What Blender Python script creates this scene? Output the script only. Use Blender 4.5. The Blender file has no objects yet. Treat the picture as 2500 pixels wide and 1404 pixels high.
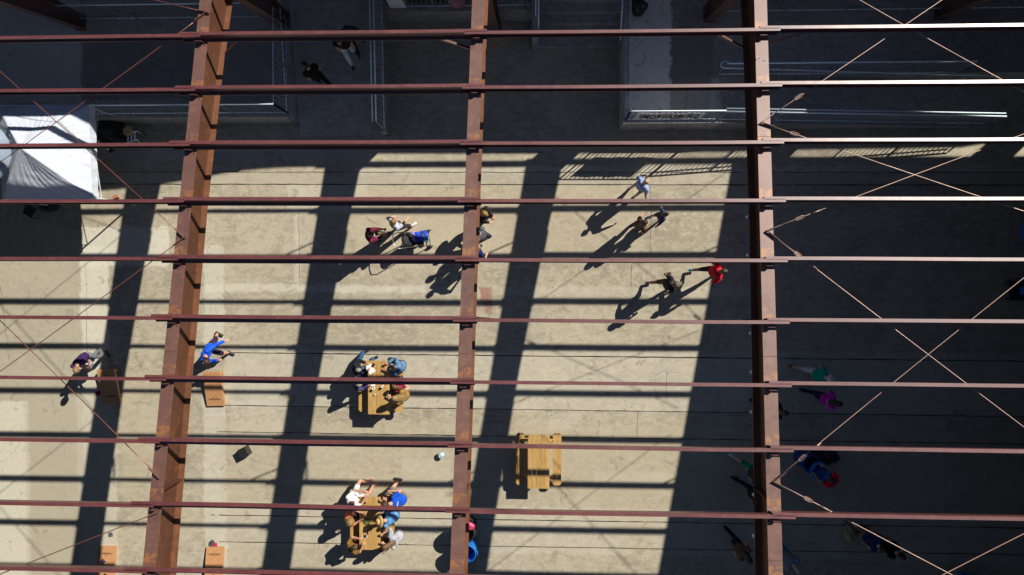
import bpy, math, random
from math import radians, sin, cos, pi, sqrt, atan2
from mathutils import Vector, Matrix, Euler
rnd = random.Random(7)

# ------------------------------------------------------------------ camera, sky, sun, exposure
S = bpy.context.scene
COL = S.collection
W, HH, F = 2500.0, 1404.0, 1575.2
CAM_H = 21.7626
cd = bpy.data.cameras.new('camera'); cam = bpy.data.objects.new('camera', cd); COL.objects.link(cam)
cam.location = (0, 0, CAM_H); cam.rotation_euler = (-0.0292, 0.0417, 0.0035)
cd.sensor_width = 36; cd.lens = F / W * 36; cd.clip_end = 600
S.camera = cam
CR = Euler((-0.0292, 0.0417, 0.0035)).to_matrix()
SUN = Vector((1.0197, 0.8602, 1.0)).normalized()
elev = math.asin(SUN.z); azim = atan2(SUN.x, SUN.y)
wd = bpy.data.worlds.new("World"); S.world = wd; wd.use_nodes = True
nt = wd.node_tree; bg = nt.nodes['Background']
sk = nt.nodes.new('ShaderNodeTexSky'); sk.sky_type = 'NISHITA'; sk.sun_disc = False
sk.sun_elevation = elev; sk.sun_rotation = azim; sk.altitude = 2500; sk.air_density = .75; sk.dust_density = 0; sk.ozone_density = 2.0
nt.links.new(sk.outputs[0], bg.inputs[0]); bg.inputs[1].default_value = 0.066
sl = bpy.data.lights.new('sun', 'SUN'); sl.energy = 5.0; sl.angle = radians(0.5); sl.color = (1.0, 0.94, 0.84)
so = bpy.data.objects.new('sun', sl); COL.objects.link(so)
so.rotation_euler = (-SUN).to_track_quat('-Z', 'Y').to_euler(); so.location = (40, 34, 40)
S.view_settings.view_transform = 'Standard'; S.view_settings.look = 'None'
S.view_settings.exposure = 0.52; S.view_settings.gamma = 1

def U(u, v, z=0.0):
    """world point at height z seen at pixel (u, v) of the 2500 px wide photograph (used to survey plan positions)"""
    d = CR @ Vector(((u - W/2)/F, -(v - HH/2)/F, -1))
    t = (z - CAM_H)/d.z
    return Vector((d.x*t, d.y*t, z))

# ------------------------------------------------------------------ roof geometry (surveyed)
BX = {0: -1.6285-2*6.8051, 1: -1.6285-6.8051, 2: -1.6285, 3: -1.6285+6.8051, 4: -1.6285+2*6.8051+.30, 5: -1.6285+3*6.8051+.65}
SL, SKEW = 0.1686, 0.0177
def zr(Y, X=0): return 6.9359 - SL*Y - 0.0034*X
def bxx(b, Y): return BX[b] + SKEW*Y
PQ, PP, PO = 5.6367, 1.3609, 0.0245
EAVE = 8.25
DZ = 0.91   # dock height

# ------------------------------------------------------------------ node helpers
class NT:
    def __init__(s, m):
        m.use_nodes = True; s.t = m.node_tree; s.n = s.t.nodes; s.l = s.t.links; s.b = s.n['Principled BSDF']
    def set(s, sock, v):
        if isinstance(v, bpy.types.NodeSocket): s.l.new(v, sock)
        elif isinstance(v, (tuple, list)) and len(v) == 3 and sock.type == 'RGBA': sock.default_value = (*v, 1)
        else: sock.default_value = v
    def math(s, op, a, b=0.0, clamp=False):
        n = s.n.new('ShaderNodeMath'); n.operation = op; n.use_clamp = clamp
        s.set(n.inputs[0], a); s.set(n.inputs[1], b); return n.outputs[0]
    def mix(s, f, a, b, mode='MIX'):
        n = s.n.new('ShaderNodeMix'); n.data_type = 'RGBA'; n.blend_type = mode
        s.set(n.inputs[0], f); s.set(n.inputs[6], a); s.set(n.inputs[7], b); return n.outputs[2]
    def ramp(s, v, lo, hi, a=0.0, b=1.0):
        n = s.n.new('ShaderNodeMapRange'); n.interpolation_type = 'SMOOTHSTEP'
        s.set(n.inputs[0], v); n.inputs[1].default_value = lo; n.inputs[2].default_value = hi
        n.inputs[3].default_value = a; n.inputs[4].default_value = b; return n.outputs[0]
    def coord(s, kind='Object'):
        if kind == 'World':
            return s.n.new('ShaderNodeNewGeometry').outputs['Position']
        return s.n.new('ShaderNodeTexCoord').outputs[kind]
    def scale(s, c, v):
        n = s.n.new('ShaderNodeMapping'); s.set(n.inputs[0], c); n.inputs[3].default_value = v; return n.outputs[0]
    def noise(s, c, sc, det=4, rough=.55, dist=0.0):
        n = s.n.new('ShaderNodeTexNoise'); s.set(n.inputs['Vector'], c); n.inputs['Scale'].default_value = sc
        n.inputs['Detail'].default_value = det; n.inputs['Roughness'].default_value = rough
        n.inputs['Distortion'].default_value = dist; return n.outputs[0]
    def sep(s, c):
        n = s.n.new('ShaderNodeSeparateXYZ'); s.set(n.inputs[0], c); return n.outputs
    def bump(s, h, st=.3, d=.01):
        n = s.n.new('ShaderNodeBump'); n.inputs['Strength'].default_value = st; n.inputs['Distance'].default_value = d
        s.set(n.inputs['Height'], h); s.l.new(n.outputs[0], s.b.inputs['Normal'])
    def out(s, col=None, rough=None, metal=None, spec=None):
        if col is not None: s.set(s.b.inputs['Base Color'], col)
        if rough is not None: s.set(s.b.inputs['Roughness'], rough)
        if metal is not None: s.set(s.b.inputs['Metallic'], metal)
        if spec is not None: s.set(s.b.inputs['Specular IOR Level'], spec)

_mats = {}
def simple(name, col, rough=.6, metal=0.0, var=.25, sc=6.0, bump=0.0, spec=.5):
    k = (name, tuple(round(c, 3) for c in col))
    if k in _mats: return _mats[k]
    m = bpy.data.materials.new(name); t = NT(m); c = t.coord('Object')
    n = t.noise(c, sc, 5)
    f = t.ramp(n, .3, .7)
    dark = tuple(x*(1-var) for x in col); lite = tuple(min(.95, x*(1+var*.7)) for x in col)
    t.out(t.mix(f, dark, lite), rough, metal, spec)
    if bump: t.bump(t.noise(c, sc*3, 4), bump, .02)
    _mats[k] = m; return m
def cloth(col):
    return simple('cloth', col, .9, 0, .34, 8, .95, .15)
SKIN = simple('skin', (.50, .27, .18), .55, 0, .12, 14)
SKIN_D = simple('skin_tan', (.30, .15, .09), .55, 0, .12, 14)
def hairm(col): return simple('hair', col, .5, 0, .45, 40, .5)

def steel(name, base, rough, rust=.35, hi=(.23, .085, .04), spec=.6, metal=0.0, drop=False):
    m = bpy.data.materials.new(name); t = NT(m); c = t.coord('World')
    big = t.noise(c, .9, 5, .6); med = t.noise(c, 5, 6, .65); st = t.noise(t.scale(c, (9, 1.1, 9)), 1.2, 4, .6)
    fine = t.noise(c, 55, 3)
    col = t.mix(t.ramp(big, .38, .66), base, tuple(b*.72 for b in base))
    col = t.mix(t.math('MULTIPLY', t.ramp(med, .52, .72), rust), col, hi)
    col = t.mix(t.math('MULTIPLY', t.ramp(st, .5, .75), .35), col, tuple(b*.55 for b in base))
    col = t.mix(t.ramp(fine, .3, .75, 0, .4), col, tuple(min(1, b*1.7) for b in base))
    if drop:
        vo = t.n.new('ShaderNodeTexVoronoi'); vo.inputs['Scale'].default_value = 1.35; t.set(vo.inputs['Vector'], c)
        col = t.mix(t.ramp(vo.outputs['Distance'], .028, .036, .9, 0), col, (.75, .72, .66))
        _, y, _ = t.sep(c)
        md = t.math('MODULO', t.math('ADD', t.math('MULTIPLY', y, -1), PQ+20*PP+.30), PP)
        mk = t.math('MULTIPLY', t.ramp(md, .16, .24, 1, 0), t.ramp(t.noise(c, 6, 5, .7), .44, .56))
        col = t.mix(t.math('MULTIPLY', mk, .6), col, (.36, .14, .03))
    t.out(col, t.ramp(med, .3, .7, rough-.05, rough+.12), metal, spec)
    t.bump(fine, .12, .004)
    return m
M_PURL = steel('red_oxide_primer', (.115, .028, .025), .45, .4, (.18, .06, .03), .6)
M_ROD_SHEEN = steel('rod_steel_sheen', (.30, .20, .16), .44, .3, (.34, .16, .08), .8, .5)  # sun sheen on the right-bay rods put into a paler base colour
M_WEB = steel('rusted_web', (.082, .033, .017), .6, .7, (.20, .068, .012), .3)
M_LOW = steel('rusted_lower_flange', (.135, .054, .027), .55, .6, (.25, .10, .02), .4)
M_BEAM = steel('rusting_primer', (.140, .066, .048), .44, .45, (.27, .10, .04), .8, .15, True)
M_ROD = steel('rod_steel', (.22, .075, .05), .32, .2, (.3, .1, .05), 1.0, .45)
for m_, w_, r_ in ((M_PURL, .6, .36), (M_BEAM, .25, .48)):
    b_ = m_.node_tree.nodes['Principled BSDF']; b_.inputs['Coat Weight'].default_value = w_; b_.inputs['Coat Roughness'].default_value = r_; b_.inputs['Coat IOR'].default_value = 1.9

def wood(name, a, b, ax='Y'):
    m = bpy.data.materials.new(name); t = NT(m); c = t.coord('Object')
    v = (16, 1.0, 16) if ax == 'Y' else (1.0, 16, 16)
    g = t.noise(t.scale(c, v), 3.0, 6, .7, .6)
    isl = t.n.new('ShaderNodeNewGeometry').outputs['Random Per Island']
    kn = t.noise(t.scale(c, (3.2, 1.6, 3)), 2.2, 3, .5)
    col = t.mix(t.ramp(g, .3, .72), a, b)
    col = t.mix(t.math('MULTIPLY', isl, .35), col, tuple(x*.6 for x in a))
    col = t.mix(t.ramp(kn, .68, .78, 0, .7), col, (.10, .04, .015))
    t.out(col, .62, 0, .3); t.bump(g, .25, .004)
    return m
M_PINE = wood('pine_boards', (.36, .20, .055), (.62, .41, .16))
M_PLY = wood('plywood', (.42, .20, .085), (.56, .31, .15))

# concrete ------------------------------------------------------------
def box_mask(t, x, y, x0, x1, y0, y1, e=.06):
    a = t.math('MULTIPLY', t.ramp(x, x0-e, x0+e), t.ramp(x, x1-e, x1+e, 1, 0))
    b = t.math('MULTIPLY', t.ramp(y, y0-e, y0+e), t.ramp(y, y1-e, y1+e, 1, 0))
    return t.math('MULTIPLY', a, b)
def pxbox(u0, v0, u1, v1, z=0):
    a = U(u0, v1, z); b = U(u1, v0, z); return a.x, b.x, a.y, b.y
def concrete(name, base, patches=(), z=0, spots=1.0):
    m = bpy.data.materials.new(name); t = NT(m); c = t.coord('World')
    wob = t.noise(c, 2.3, 5, .7); wob2 = t.noise(c, .8, 3, .6)
    x, y, _ = t.sep(c)
    dx = t.math('MULTIPLY', t.math('SUBTRACT', wob, .5), .42)
    dx2 = t.math('MULTIPLY', t.math('SUBTRACT', t.noise(c, 9, 4), .5), .12)
    d = t.math('ADD', dx, dx2)
    xw = t.math('ADD', x, d); yw = t.math('SUBTRACT', y, d)
    n0 = t.noise(c, .22, 5, .6, .4); n1 = t.noise(c, 1.1, 6, .65, .3); n2 = t.noise(c, 7, 6, .7); n3 = t.noise(c, 60, 3, .7)
    smear = t.noise(t.scale(c, (.5, 3.2, 1)), 1.0, 6, .7, .6)
    col = t.mix(t.ramp(n0, .34, .66), tuple(b*.76 for b in base), tuple(b*1.12 for b in base))
    col = t.mix(t.ramp(n1, .34, .58, .60, 0), col, (base[0]*.60, base[1]*.60, base[2]*.66))
    col = t.mix(t.ramp(smear, .50, .70, 0, .45), col, (base[0]*1.22, base[1]*1.25, base[2]*1.36))
    n5 = t.noise(t.scale(c, (1, 1.6, 1)), 3.4, 8, .78, .5)
    col = t.mix(t.ramp(n5, .49, .58, 0, .75), col, (base[0]*1.18, base[1]*1.2, base[2]*1.28))
    col = t.mix(t.ramp(n5, .37, .47, .75, 0), col, (base[0]*.62, base[1]*.6, base[2]*.58))
    col = t.mix(t.ramp(n2, .54, .74, 0, .36), col, tuple(b*.62 for b in base))
    col = t.mix(t.ramp(n3, .32, .66, .42, 0), col, tuple(b*.45 for b in base))
    n4 = t.noise(c, 22, 4, .75)
    col = t.mix(t.ramp(n4, .36, .64, .50, 0), col, (base[0]*.55, base[1]*.52, base[2]*.45))
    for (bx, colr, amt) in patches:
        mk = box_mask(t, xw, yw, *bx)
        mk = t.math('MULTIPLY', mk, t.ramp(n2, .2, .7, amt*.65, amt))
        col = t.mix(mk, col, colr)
    # crazing cracks
    vo = t.n.new('ShaderNodeTexVoronoi'); vo.feature = 'DISTANCE_TO_EDGE'; vo.inputs['Scale'].default_value = .55
    off = t.n.new('ShaderNodeVectorMath'); off.operation = 'ADD'
    nv = t.n.new('ShaderNodeTexNoise'); t.set(nv.inputs['Vector'], c); nv.inputs['Scale'].default_value = 1.6; nv.inputs['Detail'].default_value = 6
    t.set(off.inputs[0], c); t.l.new(nv.outputs['Color'], off.inputs[1]); t.l.new(off.outputs[0], vo.inputs['Vector'])
    cr = t.math('MULTIPLY', t.ramp(vo.outputs['Distance'], .001, .006, 1, 0), t.ramp(wob2, .46, .58))
    col = t.mix(t.math('MULTIPLY', cr, .7), col, tuple(b*.35 for b in base))
    st_ = t.noise(c, 1.9, 3, .5, 1.2)
    col = t.mix(t.ramp(st_, .64, .70, 0, .42), col, (base[0]*.48, base[1]*.45, base[2]*.42))
    sp = t.noise(c, 24, 2, .5)
    col = t.mix(t.ramp(sp, .70, .76, 0, .6*spots), col, (.10, .09, .07))
    sp2 = t.noise(c, 3.4, 2, .4)
    col = t.mix(t.ramp(sp2, .74, .80, 0, .45*spots), col, (base[0]*1.4, base[1]*1.42, base[2]*1.5))
    t.out(col, .85, 0, .25)
    h = t.math('ADD', t.math('MULTIPLY', n3, .6), t.math('MULTIPLY', n2, .9))
    t.bump(h, .35, .012)
    return m
BASE = (.455, .408, .305)
LT = (.52, .495, .41); LT2 = (.55, .53, .44); DK = (.27, .235, .165); GR = (.33, .30, .23)
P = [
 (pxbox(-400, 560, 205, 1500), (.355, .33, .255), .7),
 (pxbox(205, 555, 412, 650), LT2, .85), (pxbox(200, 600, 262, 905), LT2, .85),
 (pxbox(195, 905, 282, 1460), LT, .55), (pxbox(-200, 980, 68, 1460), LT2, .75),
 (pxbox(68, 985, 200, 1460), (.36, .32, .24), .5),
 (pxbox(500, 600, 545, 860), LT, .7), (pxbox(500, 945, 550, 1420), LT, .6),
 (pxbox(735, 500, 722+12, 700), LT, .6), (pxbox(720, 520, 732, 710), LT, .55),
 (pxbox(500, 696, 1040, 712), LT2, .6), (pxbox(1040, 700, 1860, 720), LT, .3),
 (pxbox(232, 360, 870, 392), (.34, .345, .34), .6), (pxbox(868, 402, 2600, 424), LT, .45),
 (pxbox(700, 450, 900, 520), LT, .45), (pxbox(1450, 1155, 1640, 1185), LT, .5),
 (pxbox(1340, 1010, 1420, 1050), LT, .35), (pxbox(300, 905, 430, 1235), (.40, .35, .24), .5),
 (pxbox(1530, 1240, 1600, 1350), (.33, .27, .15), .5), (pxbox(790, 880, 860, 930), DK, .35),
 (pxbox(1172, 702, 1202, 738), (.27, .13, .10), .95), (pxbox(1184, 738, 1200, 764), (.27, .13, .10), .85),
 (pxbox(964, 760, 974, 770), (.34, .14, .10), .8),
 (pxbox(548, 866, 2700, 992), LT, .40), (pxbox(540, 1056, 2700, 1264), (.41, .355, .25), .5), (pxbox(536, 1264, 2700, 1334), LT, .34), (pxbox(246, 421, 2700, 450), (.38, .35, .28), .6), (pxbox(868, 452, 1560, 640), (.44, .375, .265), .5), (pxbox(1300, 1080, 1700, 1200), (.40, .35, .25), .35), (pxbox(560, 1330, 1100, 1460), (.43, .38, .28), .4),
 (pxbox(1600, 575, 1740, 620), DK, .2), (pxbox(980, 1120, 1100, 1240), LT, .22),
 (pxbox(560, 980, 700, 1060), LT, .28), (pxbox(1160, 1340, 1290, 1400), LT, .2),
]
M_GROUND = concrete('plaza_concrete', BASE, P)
DB = (.40, .385, .345)
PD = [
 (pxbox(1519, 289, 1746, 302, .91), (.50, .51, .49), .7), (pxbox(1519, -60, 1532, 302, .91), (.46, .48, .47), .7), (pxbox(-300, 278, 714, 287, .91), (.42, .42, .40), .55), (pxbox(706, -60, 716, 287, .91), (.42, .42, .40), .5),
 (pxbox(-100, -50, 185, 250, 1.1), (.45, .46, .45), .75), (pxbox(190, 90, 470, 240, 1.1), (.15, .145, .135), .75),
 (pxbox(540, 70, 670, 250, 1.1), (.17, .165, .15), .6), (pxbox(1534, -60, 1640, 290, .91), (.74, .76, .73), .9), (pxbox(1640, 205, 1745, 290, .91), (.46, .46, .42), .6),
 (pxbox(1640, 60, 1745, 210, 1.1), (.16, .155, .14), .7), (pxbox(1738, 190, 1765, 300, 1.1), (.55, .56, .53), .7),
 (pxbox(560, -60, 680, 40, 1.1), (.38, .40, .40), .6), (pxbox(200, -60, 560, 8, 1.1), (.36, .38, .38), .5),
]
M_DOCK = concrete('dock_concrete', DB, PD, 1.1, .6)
M_JOINT = simple('joint_sealant', (.035, .03, .026), .9, 0, .4, 9)
M_RAIL = simple('galvanised_rail', (.72, .86, .95), .42, .15, .08, 12)
M_PICK = simple('galvanised_picket', (.26, .30, .34), .5, .3, .12, 12)
M_WHITE = simple('white_canvas', (.50, .54, .62), .8, 0, .06, 3, .6, .2)
M_ALU = simple('aluminium', (.70, .72, .74), .45, .2, .15, 20)
M_BLACK = simple('black_plastic', (.02, .02, .022), .45, 0, .3, 14)
M_BLK2 = simple('black_cloth', (.018, .018, .02), .8, 0, .3, 14, .4)
M_BLUE = simple('blue_plastic', (.012, .16, .55), .38, 0, .15, 8)
M_BLUE2 = simple('dark_blue_plastic', (.02, .055, .30), .4, 0, .2, 8)
M_WHT = simple('white_paper', (.82, .82, .80), .6, 0, .04, 10)
M_BRICK = simple('brick', (.36, .14, .075), .85, 0, .3, 30)
M_INK = simple('dark_ink', (.035, .02, .012), .8, 0, .2, 30)
M_TREAD = simple('worn_step_edge', (.22, .215, .20), .85, 0, .3, 5)

# ------------------------------------------------------------------ object helpers
def tag(o, label=None, cat=None, group=None, kind=None):
    if label: o['label'] = label
    if cat: o['category'] = cat
    if group: o['group'] = group
    if kind: o['kind'] = kind
    return o
def empty(name, loc, rz=0, label=None, cat=None, group=None):
    o = bpy.data.objects.new(name, None); COL.objects.link(o)
    o.location = loc; o.rotation_euler = (0, 0, rz); o.empty_display_size = .2
    return tag(o, label, cat, group)
class MB:
    def __init__(s): s.v = []; s.f = []
    def add(s, vs, fs):
        n = len(s.v); s.v += [tuple(p) for p in vs]; s.f += [tuple(i+n for i in f) for f in fs]; return s
    def box(s, c, d, R=None):
        vs = []
        for k in range(8):
            p = Vector(((k & 1)-.5, ((k >> 1) & 1)-.5, (k >> 2)-.5)); p = Vector((p.x*d[0], p.y*d[1], p.z*d[2]))
            if R is not None: p = R @ p
            vs.append(p+Vector(c))
        return s.add(vs, [(0, 2, 3, 1), (4, 5, 7, 6), (0, 1, 5, 4), (2, 6, 7, 3), (0, 4, 6, 2), (1, 3, 7, 5)])
    def box2(s, x0, x1, y0, y1, z0, z1): return s.box(((x0+x1)/2, (y0+y1)/2, (z0+z1)/2), (x1-x0, y1-y0, z1-z0))
    def prism(s, poly, z0, z1):
        n = len(poly); vs = [(x, y, z0) for x, y in poly]+[(x, y, z1) for x, y in poly]
        return s.add(vs, [tuple(range(n))[::-1], tuple(range(n, 2*n))]+[(i, (i+1) % n, n+(i+1) % n, n+i) for i in range(n)])
    def loft(s, rings, caps=True):
        n = len(rings[0]); vs = [p for r in rings for p in r]; fs = []
        for k in range(len(rings)-1):
            for i in range(n):
                j = (i+1) % n; fs.append((k*n+i, k*n+j, (k+1)*n+j, (k+1)*n+i))
        if caps: fs += [tuple(range(n))[::-1], tuple(range((len(rings)-1)*n, len(rings)*n))]
        return s.add(vs, fs)
    def tube(s, pts, r, seg=8):
        pts = [Vector(p) for p in pts]; rings = []
        for i, p in enumerate(pts):
            a = pts[max(0, i-1)]; b = pts[min(len(pts)-1, i+1)]; d = (b-a).normalized()
            u = d.cross(Vector((0, 0, 1)) if abs(d.z) < .9 else Vector((1, 0, 0))).normalized(); w = d.cross(u)
            rr = r[i] if isinstance(r, (list, tuple)) else r
            rings.append([p+(u*cos(2*pi*k/seg)+w*sin(2*pi*k/seg))*rr for k in range(seg)])
        return s.loft([r_[::-1] for r_ in rings])
    def lathe(s, c, prof, seg=24):
        rings = [[(c[0]+r*cos(2*pi*k/seg), c[1]+r*sin(2*pi*k/seg), c[2]+z) for k in range(seg)] for r, z in prof]
        return s.loft(rings)
    def cap(s, p0, p1, r0, r1, w=None, seg=10):
        """tapered capsule; radii (along w, across) at both ends"""
        p0 = Vector(p0); p1 = Vector(p1); d = p1-p0; L = d.length
        d = d/L if L > 1e-6 else Vector((0, 0, 1))
        w = Vector(w) if w is not None else (Vector((1, 0, 0)) if abs(d.x) < .8 else Vector((0, 1, 0)))
        w = (w-d*w.dot(d)).normalized(); q = d.cross(w)
        if not isinstance(r0, tuple): r0 = (r0, r0)
        if not isinstance(r1, tuple): r1 = (r1, r1)
        rings = []
        for (p, r, angs) in ((p0, r0, (-80, -50, -25, 0)), (p1, r1, (0, 25, 50, 80))):
            m = min(r)
            for a in angs:
                a = radians(a); cc = p+d*(sin(a)*m)
                rings.append([cc+(w*cos(2*pi*k/seg)*r[0]+q*sin(2*pi*k/seg)*r[1])*cos(a) for k in range(seg)])
        return s.loft(rings)
    def ell(s, c, r, R=None, seg=12):
        rings = []
        for i in range(1, 8):
            a = -pi/2+pi*i/8
            ring = []
            for k in range(seg):
                p = Vector((cos(2*pi*k/seg)*cos(a)*r[0], sin(2*pi*k/seg)*cos(a)*r[1], sin(a)*r[2]))
                if R is not None: p = R @ p
                ring.append(p+Vector(c))
            rings.append(ring)
        return s.loft(rings)
    def mesh(s, name):
        me = bpy.data.meshes.new(name); me.from_pydata(s.v, [], s.f); me.update(); return me
    def build(s, name, mat, parent=None, smooth=False, kind=None):
        me = s.mesh(name)
        if smooth: me.polygons.foreach_set('use_smooth', [True]*len(me.polygons))
        o = bpy.data.objects.new(name, me); COL.objects.link(o)
        if mat: me.materials.append(mat)
        if parent: o.parent = parent
        if kind: o['kind'] = kind
        return o

# ------------------------------------------------------------------ ground, joints
MB().add([(-200, -200, 0), (200, -200, 0), (200, 200, 0), (-200, 200, 0)], [(0, 1, 2, 3)]).build('ground', M_GROUND, kind='structure')
def joint(p, q, w=.028, jit=.006):
    a = U(*p, .004); b = U(*q, .004); n = max(2, int((b-a).length/.35)); L = []; R = []
    d = (b-a).normalized(); nn = Vector((-d.y, d.x, 0))
    for i in range(n+1):
        c = a+(b-a)*(i/n)+nn*rnd.uniform(-jit, jit); ww = w*rnd.uniform(.35, .75)
        L.append(c+nn*ww); R.append(c-nn*ww)
    return L+R, [(i, n+1+i, n+2+i, i+1) for i in range(n)]
jm = MB()
for p, q, w in [((246, 420), (2600, 421), .018), ((246, 449.5), (2600, 452), .026), ((562, 861), (2600, 883), .030), ((544, 989.5), (2600, 1019), .024),
                ((530, 1054), (2600, 1086), .024), ((535, 1257.6), (2600, 1291), .026), ((514, 1257.4), (524, 1257.5), .026),
                ((535, 1322.5), (2600, 1356), .022), ((1170, 372), (1330, 371.5), .016)]:
    jm.add(*joint(p, q, w))
for p, q in [((1590, 452), (1588, 620)), ((1560, 1002), (1556, 1072)), ((1740, 640), (1728, 876)), ((730, 520), (733, 700)), ((1545, 640), (1540, 700)),
             ((208, 640), (214, 900)), ((0, 690), (22, 880)), ((1630, 905), (1626, 980))]:
    jm.add(*joint(p, q, .009, .03))
jm.build('expansion_joint_line', M_JOINT, kind='structure')

# ------------------------------------------------------------------ loading docks, ramps and stairs
def rectpx(u0, v0, u1, v1, z): a = U(u0, v1, z); b = U(u1, v0, z); return a.x, b.x, a.y, b.y
x_r0 = U(735, 330, 0).x; x_r1 = U(952, 330, 0).x
yA = U(400, 287, DZ).y
d1 = MB()
d1.box2(-26, x_r0-.02, yA, 20, 0, DZ)
d1.build('dock_floor', M_DOCK, kind='structure')
# ramp between dock and recess
yr0 = U(840, 330, .12).y; yr1 = 9.0
rm = MB()
rm.add([(x_r0, yr0, 0), (x_r1, yr0, 0), (x_r1, yr1, 0), (x_r0, yr1, 0), (x_r0, yr0, .12), (x_r1, yr0, .12), (x_r1, yr1, 1.05), (x_r0, yr1, 1.05)],
       [(3, 2, 1, 0), (4, 5, 6, 7), (0, 1, 5, 4), (1, 2, 6, 5), (2, 3, 7, 6), (3, 0, 4, 7)])
rm.build('access_ramp_floor', M_DOCK, kind='structure')
w = MB(); w.add([(x_r1-.16, yr0, 0), (x_r1+.002, yr0, 0), (x_r1+.002, yr1, 0), (x_r1-.16, yr1, 0), (x_r1-.16, yr0, .62), (x_r1+.002, yr0, .62), (x_r1+.002, yr1, 1.16), (x_r1-.16, yr1, 1.16)],
       [(3, 2, 1, 0), (4, 5, 6, 7), (0, 1, 5, 4), (1, 2, 6, 5), (2, 3, 7, 6), (3, 0, 4, 7)])
tag(w.build('ramp_curb_wall', M_DOCK), 'low concrete curb wall along the right side of the shaded ramp', 'wall')
yM = U(1100, 27, DZ).y
xs0 = U(1300, 110, 0).x; xs1 = U(1512, 110, 0).x
MB().box2(x_r1+.003, xs0, yM, 20, 0, DZ).build('back_dock_floor', M_DOCK, kind='structure')
# stairs
ys = U(1400, 113, .18).y
st = MB()
for i in range(6):
    y0 = ys+i*.30
    st.box2(xs0+.2, xs1, y0, 20, .187*i+(.001 if i else 0), .187*(i+1)-(0 if i < 5 else .002))
tag(st.build('concrete_steps', M_DOCK), 'flight of shaded concrete steps between the two rails at top', 'stairs')
w = MB(); w.box2(xs0+.003, xs0+.197, ys-.02, 20, 0, 1.18)
tag(w.build('stair_curb_wall', M_DOCK), 'concrete curb wall at the left side of the steps', 'wall')
xC = U(1520, 300, DZ).x; yC = U(1600, 301, DZ).y
xC2 = U(1748, 297, DZ).x; yR = U(1800, 181, DZ).y; xE = U(2450, 311, 0).x
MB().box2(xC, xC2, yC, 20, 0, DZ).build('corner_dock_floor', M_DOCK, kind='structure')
MB().box2(xC2+.001, 34, yR-.02, 20, 0, DZ-.002).build('east_dock_floor', M_DOCK, kind='structure')
w = MB(); w.add([(xC2+.002, yC, 0), (xE, yC, 0), (xE, yR-.022, 0), (xC2+.002, yR-.022, 0), (xC2+.002, yC, DZ-.003), (xE, yC, .02), (xE, yR-.022, .02), (xC2+.002, yR-.022, DZ-.003)],
       [(3, 2, 1, 0), (4, 5, 6, 7), (0, 1, 5, 4), (1, 2, 6, 5), (2, 3, 7, 6), (3, 0, 4, 7)])
w.build('long_ramp_floor', M_DOCK, kind='structure')

# ------------------------------------------------------------------ railings
def railing(label, pts, h=1.06, name='guard_railing', pick=True, group='steel guard railings on the docks', bottom=True, double=False, pside=None):
    """pts: foot line (x, y, z of bottom rail)"""
    P0 = Vector(pts[0]); t = empty(name, P0, 0, label, 'railing', group)
    L = [Vector(p)-P0 for p in pts]; up = Vector((0, 0, h))
    MB().tube([p+up for p in L], .024).build('top_rail', M_RAIL, t, True)
    if double:
        off = Vector(double)
        MB().tube([p+up+off for p in L], .02).build('hand_rail', M_RAIL, t, True)
    if bottom: MB().tube(L, .016).build('bottom_rail', M_RAIL, t, True)
    pm = MB()
    for a, b in zip(L, L[1:]):
        n = int((b-a).length/.150)
        if pick:
            for i in range(1, n):
                p = a+(b-a)*(i/n); pm.tube([p, p+up], .0135, 5)
        m = max(1, round((b-a).length/1.8))
        for i in range(m+1):
            p = a+(b-a)*(i/m); MB().box(p+Vector((0, 0, (h-.10)/2-.03)), (.036, .036, h-.02+.10)).build('post', M_PICK, t)
    if pick: pm.build('balusters', M_PICK, t)
    return t
def PT(u, v, z): p = U(u, v, z); return (p.x, p.y, z)
zb = DZ+.08
c1 = PT(700, 274, zb)
railing('long guard railing with a corner around the left dock below the tent side', [(-22, c1[1], zb), c1, (c1[0], PT(700, 50, zb)[1]+.0, zb)])
p = PT(635, 40, zb); railing('guard railing along the top left, behind the left dock', [(PT(185, 40, zb)[0], p[1], zb), (p[0], p[1], zb)])
railing('tall double guard railing on the right side of the shaded ramp', [PT(938, 314, .72), PT(931, 0, 1.22)], 1.05, double=(-.12, 0, -.02))
railing('single sloping handrail on the left side of the shaded ramp', [PT(724, 301, .05), PT(705, 0, .62)], .82, 'hand_railing', False, bottom=False)
q = PT(1100, 14, zb); railing('guard railing on the edge of the back dock at the top', [(x_r1+.1, q[1], zb), (xs0, q[1], zb)])
railing('sloping handrail on the left side of the steps', [PT(1315, 112, .18), PT(1315, 0, 1.1)], .8, 'hand_railing', False, bottom=False, double=(-.09, .35, 0))
railing('sloping handrail on the right side of the steps', [PT(1507, 118, .12), PT(1514, 0, 1.1)], .8, 'hand_railing', False, bottom=False)
c2 = PT(1528.5, 291.5, zb)
e2 = PT(2405, 308.5, .14)
sm = railing('guard railing around the corner dock that carries the grey lettered banner', [PT(1528.5, -30, zb), c2, (xC2, c2[1], zb)])
railing('long sloping guard railing with handrail along the front of the ramp at right', [(xC2+.05, c2[1], zb-.02), (e2[0], c2[1]-.0, .12)], .97, double=(0, .10, -.03))
f0 = PT(1752, 181, zb); f1 = PT(2330, 181, zb)
railing('dim guard railing on the upper side of the long ramp at right', [f0, (f1[0], f0[1], zb)])
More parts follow.
